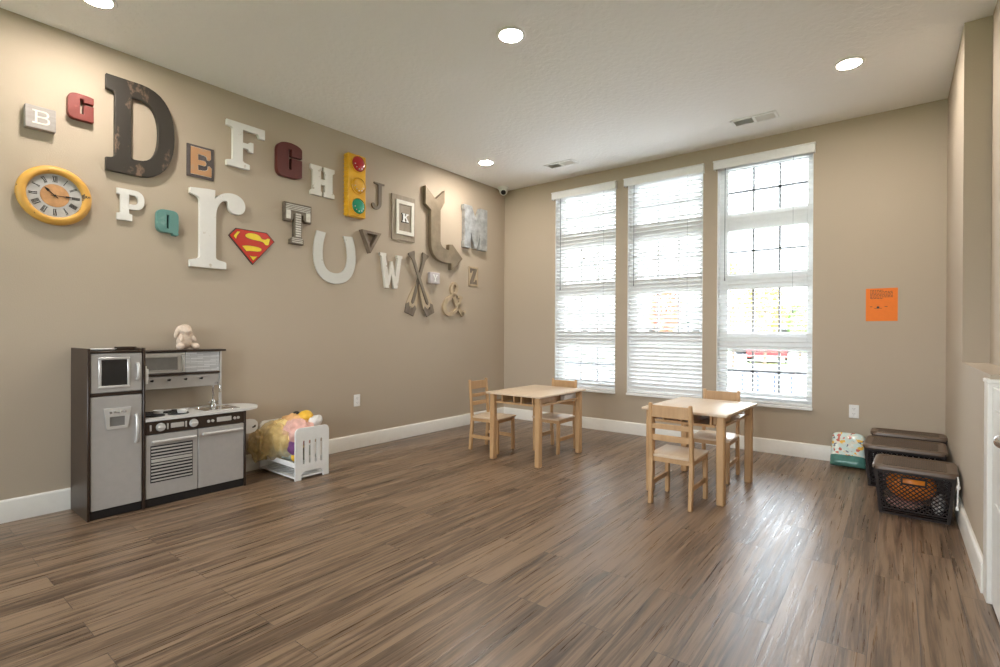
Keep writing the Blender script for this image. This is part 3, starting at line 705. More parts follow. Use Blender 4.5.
# ------------------------------------------------------------------ wall outlets and paper
def outlet(name, mtx, label):
    r = bpy.data.objects.new(name, None); col.objects.link(r); put(r, mtx); tag(r, label, 'outlet', 'wall outlets')
    m = MB(); m.box(-.036, .036, -.058, .058, 0, .006, .002); m.build('cover_plate', M['white'], r)
    for s in (-1, 1):
        m = MB(); m.box(-.016, .016, s * .022 - .015, s * .022 + .015, .006, .008, .003); f = m.build('receptacle', M['white'], r)
        m = MB()
        for x in (-.007, .007): m.box(x - .0012, x + .0012, s * .022 - .002, s * .022 + .008, .008, .0084)
        m.cyl((0, s * .022 - .008, .008), (0, s * .022 - .008, .0084), .0025, n=10); m.build('slot', M['ink'], f)
outlet('wall_outlet', LEFT(-2.377, .468, .0003), 'white wall outlet on the letter wall beyond the doll bed')
outlet('wall_outlet', BACK(3.893, .463, -.0003), 'white wall outlet under the orange paper')
r = bpy.data.objects.new('paper_notice', None); col.objects.link(r); put(r, BACK(3.973, 1.258, -.0004)); tag(r, 'bright orange paper notice taped to the wall right of the windows', 'paper')
m = MB(); m.box(0, .219, 0, .282, 0, .0008); m.build('sheet', M['paper'], r)
m = MB(); rr = random.Random(3)
for k in range(7):
    x = .03; y = .262 - k * .0115; end = .185 if k not in (0, 6) else .12
    while x < end:
        w = rr.uniform(.006, .02); m.box(x, min(x + w, end), y, y + .0045, .0008, .0011); x += w + .004
for x0, x1 in ((.03, .045), (.13, .15)): m.box(x0, x1, .122, .126, .0008, .0011)
m.lathe([(0, .0008), (.010, .0008), (.010, .0011), (0, .0011)], 12, Matrix.Translation((.085, .118, 0))); m.box(.06, .112, .108, .111, .0008, .0011)
m.build('printed_lines', M['ink'], r)

# ------------------------------------------------------------------ tables and chairs
def make_table(loc, rz, label):
    r = thing('activity_table', label, 'table', loc, rz, "children's wooden tables"); a, b, zt = .295, .395, .610
    m = MB(); m.box(-a, a, -b, b, zt - .018, zt, .004, 2); m.build('tabletop', M['birchx'], r)
    for sx in (-1, 1):
        for sy in (-1, 1):
            m = MB(); x, y = sx * (a - .050), sy * (b - .050); m.box(x - .026, x + .026, y - .026, y + .026, 0, zt - .018, .008); m.build('leg', M['birch'], r)
    m = MB(); m.box(-a + .062, a - .062, -b + .06, b - .06, .515, .523); m.build('shelf', M['birchx'], r)
    for sx in (-1, 1):
        m = MB(); x = sx * (a - .05); m.box(x - .006, x + .006, -b + .084, b - .084, .512, .530, .002); m.build('side_rail', M['birch'], r)
    for sy in (-1, 1):
        m = MB(); y = sy * (b - .045); m.box(-a + .088, a - .088, y - .006, y + .006, .512, .530, .002); m.build('end_rail', M['birch'], r)
    for x0, x1 in ((-.165, -.15), (-.035, -.02), (.045, .06), (.165, .18)):
        m = MB(); m.box(x0, x1, -b + .064, b - .064, .523, zt - .018, .002); m.build('divider', M['birch'], r)
    m = MB(); m.box(.18, .215, -b + .09, -.02, .523, zt - .018, .002); m.build('cubby_panel', M['birch'], r)
    return r
T1 = make_table((1.555, -1.515, 0), 0, "child's pale wooden table in the corner between letter wall and windows")
T2 = copy_tree(T1, (3.035, -1.525, 0), math.radians(-2), "child's pale wooden table in front of the middle and right windows")
# sheet of paper lying in the cubby of the corner table
o = MB().box(.028, .072, -.12, .13, 0, .045, .004).build('paper_stack', M['white']); o.location = (1.71, -1.285, .5235); tag(o, 'white paper in the shelf under the corner table', 'paper')
def make_chair():
    r = thing('wooden_chair', '', 'chair', (0, 0, 0), 0, "children's wooden chairs")
    # local: faces -Y, back posts at y=0, front legs at y=-.31
    hw = .132; zs = .335; ht = .68
    for s in (-1, 1):
        m = MB(); m.bar((s * hw, .012, 0), (s * hw, -.012, zs - .03), .026, .034, (0, 1, 0), .004); m.bar((s * hw, -.012, zs - .045), (s * hw, .022, ht), .026, .030, (0, 1, 0), .005, .86); m.build('back_leg', M['birch'], r)
        m = MB(); m.bar((s * hw, -.312, 0), (s * hw, -.308, zs - .016), .028, .030, (0, 1, 0), .004); m.build('front_leg', M['birch'], r)
        m = MB(); m.box(s * hw - .008, s * hw + .008, -.295, .0, .118, .152, .003); m.build('stretcher', M['birch'], r)
        m = MB(); m.box(s * hw - .009, s * hw + .009, -.295, -.028, zs - .05, zs - .017, .002); m.build('apron', M['birch'], r)
    m = MB(); m.box(-hw + .01, hw - .01, -.02, -.004, zs - .05, zs - .017, .002); m.build('apron', M['birch'], r)
    m = MB(); m.box(-hw + .012, hw - .012, -.316, -.300, zs - .05, zs - .017, .002); m.build('apron', M['birch'], r)
    m = MB(); m.box(-hw - .02, hw + .02, -.338, -.0265, zs - .017, zs, .005, 2)
    m.box(-hw + .014, hw - .014, -.028, .004, zs - .017, zs, .003); m.build('seat', M['birchx'], r)
    for z0, z1 in ((.585, .665), (.508, .542), (.428, .468)):
        zc = (z0 + z1) / 2; y = -.012 + .034 * (zc - .29) / .39
        m = MB(); m.box(-hw + .008, hw - .008, y - .007, y + .007, z0, z1, .003); m.build('back_slat', M['birch'], r)
    return r
c0 = make_chair(); c0.location = (1.555, -1.045, 0); c0['label'] = "child's pale wooden chair between the corner table and the windows"
copy_tree(c0, (.915, -1.585, 0), PI / 2 + math.radians(3), "child's pale wooden chair between the corner table and the letter wall")
copy_tree(c0, (3.014, -2.112, 0), PI, "child's pale wooden chair standing with its back to the viewer, away from the windows")
copy_tree(c0, (3.045, -1.025, 0), 0, "child's pale wooden chair tucked behind the right table, its back to the windows")

# ------------------------------------------------------------------ play kitchen
KX, KY0, KY1 = .38, -4.577, -3.638
r = thing('play_kitchen', "child's play kitchen with silver doors and dark brown frame", 'play kitchen', (0, -4.1, 0)); kit = r
K = Matrix.Translation((0, 4.1, 0)); XB = .022
def kb(name, boxes, mt, parent=None, bev=.003, mbfun=None):
    m = MB()
    for q in boxes: m.box(*q, bev, mat=K)
    if mbfun: mbfun(m)
    return m.build(name, M[mt], parent or kit)
YT = -4.288                                   # right side of the tower
kb('tower_side', [(XB, KX + .012, KY0, KY0 + .014, 0, 1.035)], 'espresso')
kb('tower_side', [(XB, KX + .012, YT - .006, YT + .008, 0, 1.035)], 'espresso')
kb('tower_top', [(XB, KX + .008, KY0 + .014, YT - .006, 1.006, 1.020)], 'espresso')
kb('tower_rail', [(.255, .275, YT - .125, YT - .006, 1.020, 1.042), (.275, KX + .010, YT - .020, YT - .006, 1.020, 1.034)], 'espresso')
kb('back_panel', [(XB, XB + .006, KY0 + .014, YT - .006, .04, 1.006), (XB, XB + .006, YT + .008, KY1 - .014, .04, .55)], 'espresso', bev=0)
kb('kick_board', [(KX - .03, KX - .004, KY0 + .014, YT - .006, 0, .052), (KX - .03, KX - .004, YT + .008, KY1 - .014, 0, .052)], 'black')
kb('divider_strip', [(KX - .02, KX + .006, KY0 + .014, YT - .006, .745, .762)], 'espresso')
kb('cabinet_side', [(XB, KX + .008, KY1 - .014, KY1, 0, .557)], 'espresso')
d = kb('microwave_door', [(KX - .018, KX + .004, KY0 + .017, YT - .009, .765, 1.004)], 'silver')
kb('window_bezel', [(KX + .004, KX + .012, -4.523, -4.362, .792, .807), (KX + .004, KX + .012, -4.523, -4.362, .966, .981), (KX + .004, KX + .012, -4.523, -4.508, .807, .966), (KX + .004, KX + .012, -4.377, -4.362, .807, .966)], 'silverh', d, .004)
kb('window', [(KX + .004, KX + .007, -4.508, -4.377, .807, .966)], 'darkglass', d, 0)
def handle_v(y, z0, z1):
    def f(m): m.tube([(KX + .004, y + 4.1, z0), (KX + .022, y + 4.1, z0 + .012), (KX + .028, y + 4.1, (z0 + z1) / 2), (KX + .022, y + 4.1, z1 - .012), (KX + .004, y + 4.1, z1)], [.010, .0085, .0085, .0085, .010], 12)
    return f
kb('handle', [], 'silverh', d, 0, handle_v(-4.322, .838, .938))
d = kb('fridge_door', [(KX - .018, KX + .004, KY0 + .017, YT - .009, .055, .742)], 'silver')
dp = link('dispenser', glyph_mesh('M0 13 L14 13 12.6 0 1.4 0 Z M3 1.8 L3 7.6 10.8 7.6 10.8 1.8 Z', .008, .002), M['silverh'], d); dp.matrix_parent_inverse = Matrix(); dp.matrix_basis = Matrix(((0, 0, 1, KX + .004), (1, 0, 0, -4.497 + 4.1), (0, 1, 0, .538), (0, 0, 0, 1)))
kb('dispenser_recess', [(KX + .004, KX + .0055, -4.466, -4.388, .556, .614)], 'smoke', d, 0)
for k in range(4):
    kb('button', [], 'chrome', d, 0, lambda m, k=k: m.cyl((KX + .010, -4.463 + k * .023 + 4.1, .642), (KX + .017, -4.463 + k * .023 + 4.1, .642), .0075, n=14))
kb('handle', [], 'silverh', d, 0, handle_v(-4.328, .440, .612))
# base cabinet
d = kb('oven_door', [(KX - .018, KX + .004, YT + .011, -3.968, .057, .468)], 'silver')
def grille(m):
    for k in range(11):
        z = .170 + k * .0212
        if k == 6: m.box(KX + .004, KX + .010, -4.246, -4.004, z - .009, z + .010, .001, mat=K)
        else: m.box(KX + .004, KX + .0085, -4.246, -4.004, z - .0048, z + .0048, .0008, mat=K)
kb('grille', [], 'silverh', d, 0, grille)
kb('oven_window', [(KX + .0035, KX + .0048, -4.25, -4.0, .156, .396)], 'black', d, 0)
def handle_h(y0, y1, z):
    def f(m):
        m.tube([(KX + .026, y + 4.1, z) for y in (y0, y0 + .004, y1 - .004, y1)], [.006, .0105, .0105, .006], 12)
        for y in (y0 + .02, y1 - .02): m.cyl((KX + .004, y + 4.1, z), (KX + .026, y + 4.1, z), .007, n=12)
    return f
kb('handle', [], 'silverh', d, 0, handle_h(-4.248, -3.985, .424))
d = kb('dishwasher_door', [(KX - .018, KX + .004, -3.964, KY1 - .017, .057, .468)], 'silver')
kb('handle', [], 'silverh', d, 0, handle_h(-3.945, -3.672, .43))
p = kb('control_panel', [(KX - .018, KX + .006, YT + .009, KY1 - .014, .472, .552)], 'espresso')
for y in (-4.193, -3.995):
    kn = kb('knob', [], 'silverh', p, 0, lambda m, y=y: (m.cyl((KX + .006, y + 4.1, .514), (KX + .022, y + 4.1, .514), .028, .024, 24), m.box(KX + .022, KX + .03, y - .022, y + .022, .508, .520, .003, mat=K)))
for y0, y1, mt in ((-4.135, -4.055, 'silverh'), (-3.845, -3.745, 'silverh')):
    kb('display', [(KX + .006, KX + .010, y0, y1, .500, .532)], mt, p, .002)
for y in (-4.25, -4.05 + .008, -4.152):
    kb('arc_mark', [(KX + .006, KX + .009, y - .005, y + .005, .494, .534)], 'silverh', p, .002)
for y in (-3.90, -3.873, -3.722, -3.697):
    kb('button', [], 'silverh', p, 0, lambda m, y=y: m.cyl((KX + .006, y + 4.1, .513), (KX + .012, y + 4.1, .513), .010, n=16))
# worktop with a rounded end overhanging on the right
pts = [(XB, YT + .009), (KX + .014, YT + .009), (KX + .014, KY1 - .02)]
pts += [(.215 + .172 * math.cos(a) + (.007 if a < .3 else 0), KY1 - .005 + .152 * math.sin(a)) for a in [k * PI / 24 for k in range(1, 24)]] + [(XB, KY1 - .03)]
m = MB(); m.poly([(x, y + 4.1) for x, y in pts], .557, .574); m.build('worktop', M['worktop'], kit)
def burner(m, x, y, rr=.062):
    T = Matrix.Translation((x, y + 4.1, .574)); m.lathe([(0, 0), (rr, 0), (rr, .004), (0, .004)], 32, T)
    for q in (.022, .04, .058): m.lathe([(q - .004, .004), (q + .004, .004), (q + .003, .0075), (q - .003, .0075), (q - .004, .004)], 32, T)
for x, y in ((.27, -4.195), (.145, -4.07), (.13, -4.21), (.275, -4.05)): kb('burner', [], 'black', None, 0, lambda m, x=x, y=y: burner(m, x, y, .062 if x < .2 else .064))
def sink(m):
    for q in ((.135, .15, -3.90, -3.66), (.32, .335, -3.90, -3.66), (.15, .32, -3.90, -3.885), (.15, .32, -3.675, -3.66)): m.box(q[0], q[1], q[2], q[3], .574, .579, .0015, mat=K)
    m.box(.15, .32, -3.885, -3.675, .5742, .5752, mat=K)
kb('sink', [], 'chrome', None, 0, sink)
def faucet(m):
    m.lathe([(0, 0), (.024, 0), (.022, .02), (.014, .03), (.013, .05), (0, .05)], 20, Matrix.Translation((.095, -3.75 + 4.1, .574)))
    P = [(.095, .35, .62), (.095, .35, .715)] + [(.095 + .035 - .035 * math.cos(a), .35 + .01 - .01 * math.cos(a), .715 + .04 * math.sin(a)) for a in [k * PI / 8 for k in range(1, 9)]] + [(.165, .37, .685)]
    m.tube(P, .0085, 12)
    for s in (-1, 1): m.bar((.095, .35 + s * .012, .60), (.105, .35 + s * .036, .612), .012, .008)
kb('faucet', [], 'chrome', None, 0, faucet)
# upper unit
XU = .125
kb('top_shelf', [(XB, XU + .018, YT + .008, -3.675, .994, 1.008)], 'espresso')
kb('upper_back', [(XB, XB + .008, YT + .008, -3.715, .735, .994)], 'silver', bev=0)
d = kb('upper_cabinet_door', [(XU - .012, XU + .004, YT + .009, -3.955, .846, .990)], 'silverh')
kb('window', [(XU + .004, XU + .0065, -4.255, -4.005, .868, .958)], 'smoke', d, 0)
kb('window_bezel', [(XU + .004, XU + .010, -4.262, -4.000, .862, .869), (XU + .004, XU + .010, -4.262, -4.0, .957, .964), (XU + .004, XU + .010, -4.007, -4.0, .869, .957)], 'silver', d, .002)
kb('handle', [], 'silverh', d, 0, lambda m: m.tube([(XU + .004, -3.972 + 4.1, .86), (XU + .02, -3.972 + 4.1, .87), (XU + .024, -3.972 + 4.1, .915), (XU + .02, -3.972 + 4.1, .955), (XU + .004, -3.972 + 4.1, .968)], .0075, 12))
kb('stone_panel', [(XU - .012, XU + .002, -3.953, -3.722, .846, .990)], 'stone', bev=0)
kb('shelf_strip', [(XB + .008, XU + .008, YT + .009, -3.716, .828, .843)], 'espresso')
hk = kb('hook_rail', [(XU - .016, XU - .004, YT + .009, -3.718, .735, .826)], 'silver')
for y in (-4.165, -4.06, -3.955, -3.85):
    kb('hook', [], 'black', hk, 0, lambda m, y=y: (m.cyl((XU - .004, y + 4.1, .795), (XU + .022, y + 4.1, .795), .006, n=10), m.cyl((XU + .022, y + 4.1, .793), (XU + .028, y + 4.1, .803), .007, n=10)))
kb('post', [(XU - .018, XU + .002, -3.716, -3.700, .574, .994)], 'silverh')
sp_ = kb('side_plate', [], 'white', None, 0, lambda m: m.poly([(-3.638, .455), (-3.52, .458), (-3.485, .450), (-3.465, .43), (-3.46, .402), (-3.465, .375), (-3.485, .355), (-3.52, .347), (-3.638, .35)], .195, .207, Matrix(((0, 0, 1, 0), (1, 0, 0, 4.1), (0, 1, 0, 0), (0, 0, 0, 1)))))
kb('hook', [], 'black', sp_, 0, lambda m: (m.cyl((.207, -3.50 + 4.1, .392), (.235, -3.50 + 4.1, .400), .006, n=10), m.cyl((.235, -3.50 + 4.1, .397), (.24, -3.50 + 4.1, .412), .006, n=10)))
# things on the kitchen
r = thing('toy_phone', 'white toy phone hanging on the fridge tower above the stove', 'toy phone', (.362, YT + .0085, .80))
m = MB(); m.box(-.016, .016, .0, .018, 0, .035, .004, 2); m.build('cradle', M['white'], r)
m = MB(); m.box(-.012, .012, .002, .022, .026, .098, .005, 2); m.cyl((.003, .010, .09), (.003, .010, .116), .0035, n=8); m.build('handset', M['white'], r)
o = MB().lathe([(0, 0), (.055, 0), (.068, .008), (.066, .011), (.052, .004), (0, .004)]).build('toy_plate', M['white']); o.location = (.24, -4.46, 1.0205); tag(o, 'white toy plate lying on top of the fridge tower', 'plate')
def toy_cup(x, y, s, z, label):
    r = thing('toy_pan', label, 'toy pan', (x, y, z), s, 'white toy pans on the stove')
    m = MB(); m.lathe([(0, 0), (.026, 0), (.032, .022), (.029, .022), (.024, .004), (0, .004)], 24); m.build('pan', M['white'], r)
    m = MB(); m.bar((.028, 0, .016), (.075, 0, .020), .011, .006, bev=.002); m.build('handle', M['white'], r)
toy_cup(.225, -4.155, 1.3, .5818, 'white toy pan lying on the stove nearer the fridge door')
toy_cup(.30, -4.035, 2.2, .5818, 'white toy pan lying on the stove nearer the sink')
# plush rabbit: one continuous body
mbd = bpy.data.metaballs.new('plushshape'); mbd.resolution = .006; mbd.threshold = .25
mo = bpy.data.objects.new('plushshape', mbd); col.objects.link(mo)
def el(x, y, z, rx, ry, rz, rot=(0, 0, 0)):
    e = mbd.elements.new(type='ELLIPSOID'); e.co = (x, y, z); e.radius = .1
    e.size_x, e.size_y, e.size_z = rx * 14.5, ry * 14.5, rz * 14.5; e.rotation = Euler(rot).to_quaternion(); e.stiffness = 2
el(0, 0, .060, .046, .046, .058); el(.004, 0, .142, .040, .044, .038); el(.036, .0, .130, .022, .024, .018)
for s in (-1, 1):
    el(-.004, s * .050, .122, .013, .014, .042, (s * .30, 0, 0)); el(.040, s * .054, .024, .032, .024, .024); el(.032, s * .046, .082, .014, .014, .030, (s * .25, -.6, 0))
dg = bpy.context.evaluated_depsgraph_get(); dg.update(); me = bpy.data.meshes.new_from_object(mo.evaluated_get(dg)); bpy.data.objects.remove(mo); me.materials.clear()
zmin = min(v.co.z for v in me.vertices); zmax = max(v.co.z for v in me.vertices)
k = .185 / (zmax - zmin); me.transform(Matrix.Scale(k, 4) @ Matrix.Translation((0, 0, -zmin)))
r = link('plush_rabbit', me, M['plushfur'], None, 180); r.location = (.082, -3.945, 1.0085); r.rotation_euler = (0, 0, math.radians(14)); tag(r, 'small pale lop-eared plush rabbit sitting on the play kitchen shelf', 'plush toy')
def surf(d):                              # where a ray from the head centre leaves the fur
    c = Vector((.004, 0, .142 - zmin)) * k; d = Vector(d).normalized(); best = max((v.co - c).dot(d) - ((v.co - c) - d * (v.co - c).dot(d)).length * 6 for v in me.vertices)
    return c + d * max(best, .03)
for s in (-1, 1): MB().ball(surf((.80, s * .55, .15)), .0062, 2).build('eye', M['black'], r)
MB().ball(surf((1, 0, -.24)), .0055, 2, (1, 1.2, .8)).build('nose', M['pink'], r)

# ------------------------------------------------------------------ doll bed and its pile of dress-up clothes
r = thing('doll_bed', 'white wooden doll bed heaped with dress-up clothes beside the play kitchen', 'doll bed', (.3, -3.215, 0))
def board(x, label):
    d = 'M0 0 L5.2 0 5.2 2.5 C5.2 5 6.5 6.2 9 6.2 L20 6.2 C22.5 6.2 23.8 5 23.8 2.5 L23.8 0 29 0 29 36 C29 38.5 27.5 40 25 40 L4 40 C1.5 40 0 38.5 0 36 Z '
    for k in range(4):
        u = 6.4 + k * 5.0
        d += f'M{u} 13 C{u} 11.6 {u+1.8} 11.6 {u+1.8} 13 L{u+1.8} 29 C{u+1.8} 30.4 {u} 30.4 {u} 29 Z '
    o = link(label, glyph_mesh(d, .014, .002), M['white'], r); o.matrix_basis = Matrix(((0, 0, 1, x - .3), (1, 0, 0, -.145), (0, 1, 0, 0), (0, 0, 0, 1))); return o
board(.568, 'footboard'); board(.028, 'headboard')
for s in (-1, 1):
    m = MB(); m.box(-.258, .268, s * .138 - .005, s * .138 + .005, .098, .138, .002); m.build('side_rail', M['white'], r)
d = 'M0 0 L52.6 0 52.6 28.4 0 28.4 Z '
for k in range(6):
    for v in (3.4, 16):
        u = 5 + k * 7.6; d += f'M{u} {v} L{u+3.6} {v} {u+3.6} {v+9} {u} {v+9} Z '
o = link('slatted_base', glyph_mesh(d, .012, .001), M['white'], r); o.location = (-.258, -.142, .014)
m = MB(); m.box(-.255, .265, -.132, .132, .100, .110, .002); m.build('mattress_board', M['white'], r)
def cloth(name, c, rad, mt, label, seed, fold=.035, freq=9., cat='clothing', sub=5, rot=0., floor=None, drape=None):
    bm = bmesh.new(); bmesh.ops.create_icosphere(bm, subdivisions=sub, radius=1)
    sd = Vector((seed * 3.1, seed * 1.7, seed * .9)); R = Matrix.Rotation(rot, 3, 'Z')
    for v in bm.verts:
        n = v.co.copy(); p = R @ Vector((n.x * rad[0], n.y * rad[1], n.z * rad[2]))
        q = Vector((p.x * freq, p.y * freq, p.z * freq * .55)) + sd
        f = (1 - abs(noise.noise(q)) * 2) * fold + noise.noise(q * 2.7) * fold * .5 + noise.noise(q * 7) * fold * .15
        v.co = p + (R @ n) * f
        if drape: v.co = drape(v.co)
    if floor is not None:
        for v in bm.verts: v.co.z = max(v.co.z, floor - c[2])
    me = bpy.data.meshes.new(name); bm.to_mesh(me); bm.free()
    o = link(name, me, M[mt], None, 180); o.location = c; return tag(o, label, cat, 'dress-up clothes in the doll bed')
FB = .112
cloth('blanket', (.29, -3.215, .17), (.20, .10, .06), 'palecloth', 'pale green-grey cloth at the bottom of the heap in the doll bed', 2, .02, 14, floor=FB)
cloth('tulle_skirt', (.235, -3.285, .265), (.215, .125, .13), 'tulle', 'sheer gold tulle skirt spilling over the near side of the doll bed', 3, .035, 11, floor=FB)
cloth('satin_dress', (.27, -3.245, .30), (.20, .10, .115), 'gold', 'gold satin dress bunched under the sheer tulle', 4, .03, 12, floor=FB)
cloth('tulle_frill', (.115, -3.405, .215), (.085, .05, .11), 'tulle', 'crumpled gold tulle frill hanging down between doll bed and play kitchen', 5, .03, 22, sub=5)
cloth('pink_dress', (.425, -3.235, .345), (.13, .105, .085), 'pink', 'pale pink dress in the doll bed behind the footboard', 6, .025, 14, floor=FB)
cloth('peach_scarf', (.33, -3.20, .42), (.14, .075, .035), 'peach', 'peach orange scarf across the top of the heap', 7, .022, 14)
cloth('yellow_bundle', (.40, -3.165, .452), (.06, .055, .045), 'yellowcloth', 'bright yellow bundle topmost on the heap', 8, .008, 14, sub=4)
cloth('black_ribbon', (.30, -3.185, .462), (.085, .018, .014), 'black', 'crumpled black ribbon on top of the peach scarf', 9, .012, 30, sub=4, rot=-.25)
cloth('white_shirt', (.475, -3.13, .425), (.042, .045, .038), 'whitecloth', 'white cloth at the top of the heap next to the yellow bundle', 10, .015, 20, sub=4)
cloth('purple_dress', (.47, -3.30, .235), (.062, .035, .055), 'purple', 'purple cloth peeping out beside the footboard', 11, .015, 22, sub=4)
cloth('yellow_cloth', (.50, -3.305, .165), (.045, .025, .03), 'yellowcloth', 'small yellow cloth under the purple cloth beside the footboard', 12, .008, 22, sub=4)

# ------------------------------------------------------------------ storage crates
def make_crate(w0, d0, hh):
    r = thing('storage_crate', '', 'crate', (0, 0, 0), 0, 'dark brown lattice crates')
    # tapered box, lattice walls; w0,d0 at the base, wider at the top
    tp = .028
    def P(u, v, side):                     # u along the wall -1..1, v height 0..1
        a, b = w0 / 2 + tp * v, d0 / 2 + tp * v
        return {0: Vector((u * a, -b, v * hh)), 1: Vector((a, u * b, v * hh)), 2: Vector((-u * a, b, v * hh)), 3: Vector((-a, -u * b, v * hh))}[side]
    for side in range(4):
        m = MB(); n = 13; L = w0 if side % 2 == 0 else d0
        nrm = (P(1, .5, side) - P(-1, .5, side)).cross(P(0, 1, side) - P(0, 0, side)).normalized()
        v0, v1 = .13, .90; stepu = 2 / n; dv = v1 - v0; slope = (2 / (dv * hh / L * 2))
        du = dv * hh / (L / 2)             # horizontal run (in u) of a 45 degree bar over the wall height
        k = -1 - du
        while k < 1:
            for s in (1, -1):
                a, b = (k, v0), (k + du, v1)
                # clip to -1..1
                (ua, va), (ub, vb) = a, b
                if ua < -.94: va += (-.94 - ua) / du * dv; ua = -.94
                if ub > .94: vb -= (ub - .94) / du * dv; ub = .94
                if vb - va < .02: continue
                segs = [((ua, va), (ub, vb))]
                if side in (0, 2):         # leave the hand hole open
                    out = []
                    for (p, q) in segs:
                        f = lambda t: (p[0] + (q[0] - p[0]) * t, p[1] + (q[1] - p[1]) * t)
                        ts = [i / 40 for i in range(41)]; cur = None
                        for t in ts:
                            u, v = f(t); inside = abs(u) < .30 and .70 < v < .84
                            if not inside and cur is None: cur = t
                            if (inside or t == 1) and cur is not None:
                                if t - cur > .03: out.append((f(cur), f(t)))
                                cur = None
                    segs = out
                for p, q in segs:
                    if s == -1: p, q = (-p[0], p[1]), (-q[0], q[1])
                    m.bar(P(*p, side), P(*q, side), .0052, .0045, nrm)
            k += stepu
        def band(va, vb, t=.007):
            c = [P(-1, va, side), P(1, va, side), P(1, vb, side), P(-1, vb, side)]
            tb = bmesh.new(); o_ = [tb.verts.new(x + nrm * t / 2) for x in c]; i_ = [tb.verts.new(x - nrm * t / 2) for x in c]
            tb.faces.new(o_); tb.faces.new(i_[::-1])
            for q in range(4): tb.faces.new((o_[q], o_[(q + 1) % 4], i_[(q + 1) % 4], i_[q]))
            bmesh.ops.recalc_face_normals(tb, faces=tb.faces); m._merge(tb)
        band(0, .045); band(.90, 1.0)
        m.bar(P(-.97, 0, side), P(-.97, 1, side), .016, .009, nrm); m.bar(P(.97, 0, side), P(.97, 1, side), .016, .009, nrm)
        for vv in (.13,): m.bar(P(-.97, vv, side), P(.97, vv, side), .008, .006, nrm)
        for vv in (.045 + .04,): m.bar(P(-.97, vv, side), P(.97, vv, side), .003, .004, nrm)
        if side in (0, 2):
            for vv in (.70, .84): m.bar(P(-.32, vv, side), P(.32, vv, side), .009, .008, nrm)
            for uu in (-.31, .31): m.bar(P(uu, .69, side), P(uu, .85, side), .009, .008, nrm)
        m.build('lattice_wall', M['crate'], r, None)
    m = MB(); m.box(-w0 / 2, w0 / 2, -d0 / 2, d0 / 2, 0.001, .008); m.build('bottom', M['crate'], r)
    a, b = w0 / 2 + tp + .014, d0 / 2 + tp + .014
    def rr(a, b, c, n=6):
        o = []
        for sx, sy, st in ((1, 1, 0), (-1, 1, 1), (-1, -1, 2), (1, -1, 3)):
            for k in range(n + 1):
                t = (st + k / n) * PI / 2; o.append((sx * (a - c) + c * math.cos(t), sy * (b - c) + c * math.sin(t)))
        return o
    m = MB(); t = bmesh.new(); rings = []
    prof = [(0, -.012), (0, .004), (.004, .012), (.012, .016), (.030, .016), (.036, .011), (.05, .011)]
    for off, z in prof: rings.append([t.verts.new((x, y, hh + z)) for x, y in rr(a - off, b - off, .045 - off * .5)])
    n = len(rings[0])
    for p, q in zip(rings, rings[1:]):
        for k in range(n): t.faces.new((p[k], p[(k + 1) % n], q[(k + 1) % n], q[k]))
    t.faces.new(rings[-1]); t.faces.new(rings[0][::-1]); bmesh.ops.recalc_face_normals(t, faces=t.faces); m._merge(t)
    m.mi = 0
    lid = m.build('lid', M['lidrim'], r)
    m = MB(); m.poly(rr(a - .052, b - .052, .02), hh + .0112, hh + .0145); m.build('woven_panel', M['woven'], lid)
    return r
CR = [((4.278, -1.215), math.radians(-2), 'dark brown lattice crate nearest the viewer, orange toy inside'), ((4.235, -.53), math.radians(-2), 'wide dark brown lattice crate in the middle of the row of three'), ((4.262, -.145), 0, 'narrow dark brown lattice crate against the back wall, mostly hidden')]
for (cxy, rz, lb), dims in zip(CR, ((.335, .305, .298), (.405, .355, .304), (.405, .155, .330))):
    c = make_crate(*dims); c.location = (*cxy, 0); c.rotation_euler = (0, 0, rz); c['label'] = lb
def toy(name, c, rad, mt, label, seed, fold=.012):
    o = cloth(name, c, rad, mt, label, seed, fold, 14, 'toy', 4, floor=.010); o['group'] = 'toys inside the crates'; return o
o = toy('rounded_toy', (4.262, -1.25, .18), (.125, .085, .10), 'orange', 'big orange rounded toy inside the nearest crate', 21, .004)
toy('soft_toy', (4.40, -1.23, .075), (.024, .08, .055), 'whitecloth', 'white soft toy low in the nearest crate by the wall', 22)
toy('soft_toy', (4.23, -1.18, .045), (.09, .10, .028), 'pink', 'pink soft toy at the bottom of the nearest crate', 23)
toy('soft_toy', (4.12, -.60, .08), (.055, .11, .06), 'pink', 'pinkish soft toy in the middle crate', 24)
toy('soft_toy', (4.30, -.58, .10), (.08, .11, .07), 'whitecloth', 'white soft toy in the middle crate', 25)
# cord beside the crate
m = MB(); m.tube([(4.474, -1.40, .30), (4.477, -1.425, .27), (4.474, -1.435, .235), (4.472, -1.44, .19), (4.471, -1.442, .13)], .004, 8); m.ball((4.475, -1.432, .245), .010, 2, (1, 1, 1.6)); m.box(4.462, 4.477, -1.449, -1.435, .112, .132, .003)
tag(m.build('white_cable', M['white']), 'short white cable hanging between the nearest crate and the right wall', 'cable')

